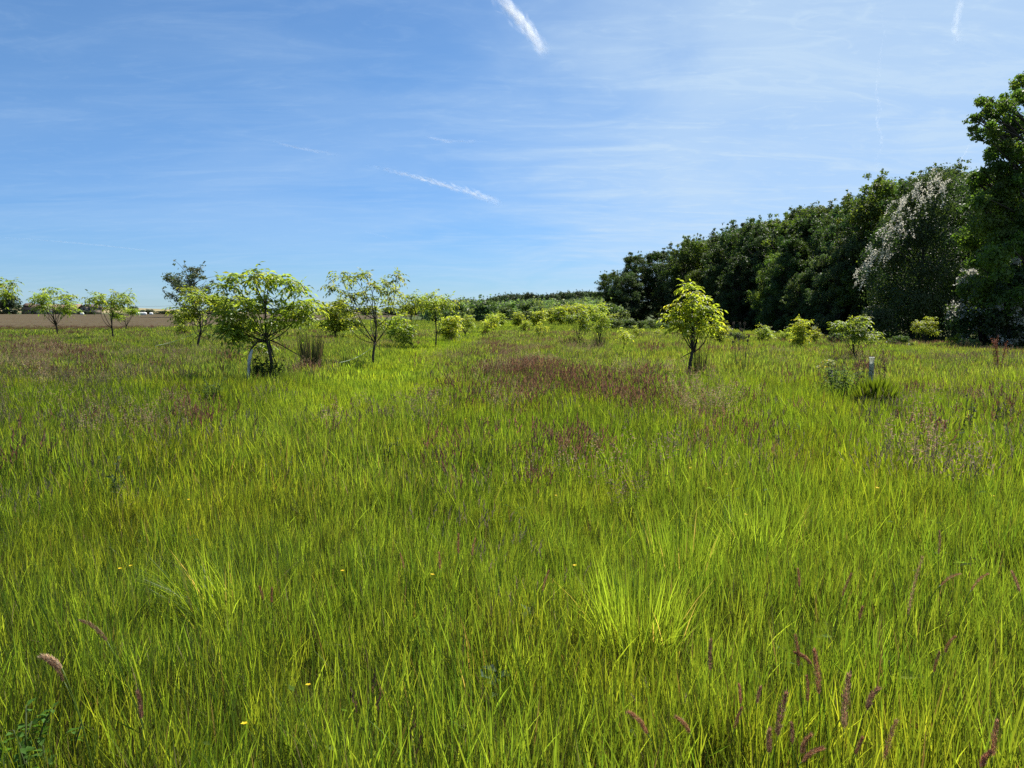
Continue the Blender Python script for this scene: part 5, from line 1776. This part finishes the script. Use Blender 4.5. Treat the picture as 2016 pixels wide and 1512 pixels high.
# countable flowering stalks close to the camera: tip and base of each head in photo pixels, height of the head base
HEADS = [
    ((1236, 1402), (1275, 1445), 0.58, 0.012, 'drooping brown head in the bottom centre, the left of two bent ones'),
    ((1331, 1413), (1358, 1443), 0.58, 0.011, 'drooping brown head in the bottom centre, the right of two bent ones'),
    ((1400, 1261), (1398, 1320), 0.60, 0.013, 'upright thick purple head standing alone left of the right foreground group'),
    ((1455, 1348), (1458, 1386), 0.57, 0.009, 'slim brown head left of the crowded heads in the right foreground'),
    ((1460, 1394), (1446, 1434), 0.54, 0.009, 'slim brown head just under the other slim one in the right foreground'),
    ((1498, 1352), (1490, 1386), 0.57, 0.009, 'pale purple slim head leaning right above the crowded heads'),
    ((1548, 1366), (1530, 1450), 0.56, 0.016, 'largest purple head of the right foreground, leaning right'),
    ((1566, 1251), (1572, 1312), 0.62, 0.012, 'dark upright head beside the broken reddish one'),
    ((1603, 1282), (1612, 1366), 0.62, 0.016, 'long thick purple head with the broken reddish head crossing it'),
    ((1566, 1286), (1598, 1308), 0.63, 0.012, 'bent broken reddish head lying sideways across two upright heads'),
    ((1588, 1332), (1590, 1382), 0.58, 0.010, 'thin dark head under the broken reddish one'),
    ((1672, 1328), (1662, 1434), 0.58, 0.017, 'tallest thick purple head right of the crowded group'),
    ((1730, 1356), (1706, 1398), 0.60, 0.014, 'short purple head tilted right, next right of the tallest thick one'),
    ((1516, 1437), (1514, 1482), 0.52, 0.013, 'greyish purple head low in the crowded group'),
    ((1558, 1424), (1560, 1466), 0.53, 0.010, 'small dark head between the largest purple head and the curved one'),
    ((1597, 1447), (1577, 1484), 0.54, 0.012, 'short brown head pointing right at the bottom of the crowded group'),
    ((1618, 1474), (1578, 1500), 0.54, 0.013, 'curved reddish head bowing right at the bottom edge'),
    ((1765, 1419), (1740, 1496), 0.54, 0.012, 'long reddish brown head leaning right near the bottom right'),
    ((1698, 1452), (1684, 1486), 0.54, 0.009, 'thin red brown head left of the long leaning one at the bottom'),
    ((1963, 1420), (1954, 1490), 0.55, 0.014, 'brown upright head in the bottom right corner'),
    ((1950, 1482), (1930, 1512), 0.52, 0.013, 'short reddish head below the one in the bottom right corner'),
    ((1816, 1098), (1788, 1210), 0.64, 0.012, 'long double purple head on the right, above the curved pale one'),
    ((1890, 1130), (1852, 1152), 0.62, 0.010, 'pale brown head curved over to the right'),
    ((1945, 1130), (1912, 1162), 0.62, 0.010, 'thin curved head right of the pale brown curved one'),
    ((1992, 1126), (2008, 1166), 0.62, 0.012, 'dark head hanging over at the right edge'),
    ((1850, 1046), (1848, 1090), 0.64, 0.011, 'straight dark head highest in the right foreground'),
    ((1676, 1130), (1658, 1174), 0.62, 0.010, 'forked reddish head in the middle of the right foreground'),
    ((1571, 1121), (1574, 1156), 0.62, 0.010, 'small dark head left of the forked reddish one'),
    ((1698, 1195), (1692, 1220), 0.60, 0.009, 'small brown head below the forked reddish one'),
    ((1880, 1254), (1860, 1286), 0.60, 0.010, 'slim brown head leaning right, right of the bright dock leaf'),
    ((1850, 1284), (1838, 1324), 0.58, 0.009, 'thin purple head below the slim leaning brown one'),
    ((159, 1222), (211, 1262), 0.66, 0.012, 'purple head arching left on a long stem in the left foreground'),
    ((271, 1362), (279, 1415), 0.58, 0.013, 'upright purple head below the arching one in the left foreground'),
    ((511, 1155), (518, 1182), 0.58, 0.009, 'left of two small brown heads beside the left tussock'),
    ((536, 1158), (535, 1186), 0.58, 0.009, 'right of two small brown heads beside the left tussock'),
    ((903, 1052), (903, 1090), 0.60, 0.011, 'tallest reddish head in the centre clump'),
    ((936, 1060), (929, 1094), 0.60, 0.009, 'reddish head right of the tallest in the centre clump'),
    ((864, 1088), (866, 1120), 0.58, 0.010, 'forked reddish head left of the tallest in the centre clump'),
    ((1080, 1124), (1068, 1164), 0.58, 0.009, 'thin brown head leaning right, right of the centre clump'),
    ((788, 1090), (796, 1120), 0.58, 0.008, 'small brown head at the left of the centre clump'),
]


def seed_head_stalk(i, tip, base, hz, wid, lab, col=PURPLE, stem_to=None, pale=False):
    r = np.random.default_rng(700 + i)
    d = ray(*base)
    t = 1.0
    while EYE + d[2] * t > float(H(d[0] * t, d[1] * t)) + hz:
        t += 0.01
    b = np.array([0, 0, EYE]) + d * t
    dt = ray(*tip)
    tp = np.array([0, 0, EYE]) + dt * (b[1] / dt[1]) * 1.0
    if stem_to is not None:
        ds = ray(*stem_to)
        q = np.array([0, 0, EYE]) + ds * (b[1] / ds[1])
    else:
        q = b - (tp - b) * np.array([0.9, 0.0, 1.0])
    gx, gy = q[0] + (q[0] - b[0]) * 0.5 + r.normal(0, .02), b[1] + r.normal(0, .04)
    g = ground(gx, gy)
    o0 = np.array([gx, gy, g])
    root = thing('grass_stalk', lab, 'grass stalk', tuple(o0), group='flowering grass stalks in the foreground')
    ctrl = np.array([[gx, gy, g - 0.03], [gx * .8 + q[0] * .2, gy, g + (q[2] - g) * .5], q, b]) - o0
    tt = np.linspace(0, 1, 12)[:, None]
    cur = ((1 - tt) ** 3) * ctrl[0] + 3 * tt * (1 - tt) ** 2 * ctrl[1] + 3 * tt ** 2 * (1 - tt) * ctrl[2] + tt ** 3 * ctrl[3]
    mb = MB(); mb.tube(cur, np.linspace(0.0018, 0.0012, 12), np.append(G1 * 1.1, 0.25), 5)
    for k in range(2):
        az = r.uniform(0, 6.28)
        mb.leaves(cur[3 + 2 * k: 4 + 2 * k], np.array([[math.cos(az), math.sin(az), 1.0]]), np.array([[-math.sin(az), math.cos(az), .3]]), 0.14, 0.006, np.append(G1, .6))
    mb.build('stem', M_GRASS, root, smooth=True)
    hd = MB()
    n = 520
    ax = tp - b
    Lh = np.linalg.norm(ax)
    up = np.array([0, 0, 1.0])
    s = r.uniform(0, 1, n)
    bow = unit(np.cross(ax, np.array([0, 1.0, 0])))
    bow = bow * (1 if bow[2] > 0 else -1) * 0.10 * Lh * (1 if abs(ax[0]) > 0.45 * abs(ax[2]) else 0.25)
    p = (b - o0) + ax * s[:, None] + bow * np.sin(s * math.pi)[:, None]
    rad_ = wid * 0.42 * np.sin(math.pi * (0.14 + 0.80 * s)) ** 0.8
    dd = unit(r.normal(0, 1, (n, 3)))
    p = p + dd * (rad_ * r.uniform(.3, 1, n))[:, None]
    c = np.tile(np.append(col, 0.5), (n, 1)); c[:, :3] *= r.uniform(.55, 1.6, (n, 1))
    k = r.random(n) < (0.75 if pale else 0.12)
    c[k, :3] = np.array([0.42, 0.34, 0.24]) * (1.2 if pale else 0.8)
    hd.leaves(p, unit(ax / Lh * 1.3 + dd * 0.8), dd, wid * r.uniform(.45, 1.1, n), wid * .10, c)
    hd.build('seed_head', M_SEED, root)


for i, (tip, base, hz, wid, lab) in enumerate(HEADS):
    st = {31: (266, 1368), 32: (286, 1500)}.get(i)
    seed_head_stalk(i, tip, base, hz, wid, lab, stem_to=st, col=np.array([0.23, 0.14, 0.10]) * (np.array([1.15, 1.0, 0.85]) if 'red' in lab or 'brown' in lab else 1.0))
seed_head_stalk(60, (84, 1294), (122, 1316), 0.62, 0.018, 'cream coloured fluffy grass head on a leaning stem in the left foreground', stem_to=(172, 1428), pale=True)
seed_head_stalk(61, (96, 1304), (126, 1342), 0.60, 0.011, 'purple head just under the cream coloured one in the left foreground', stem_to=(178, 1430))
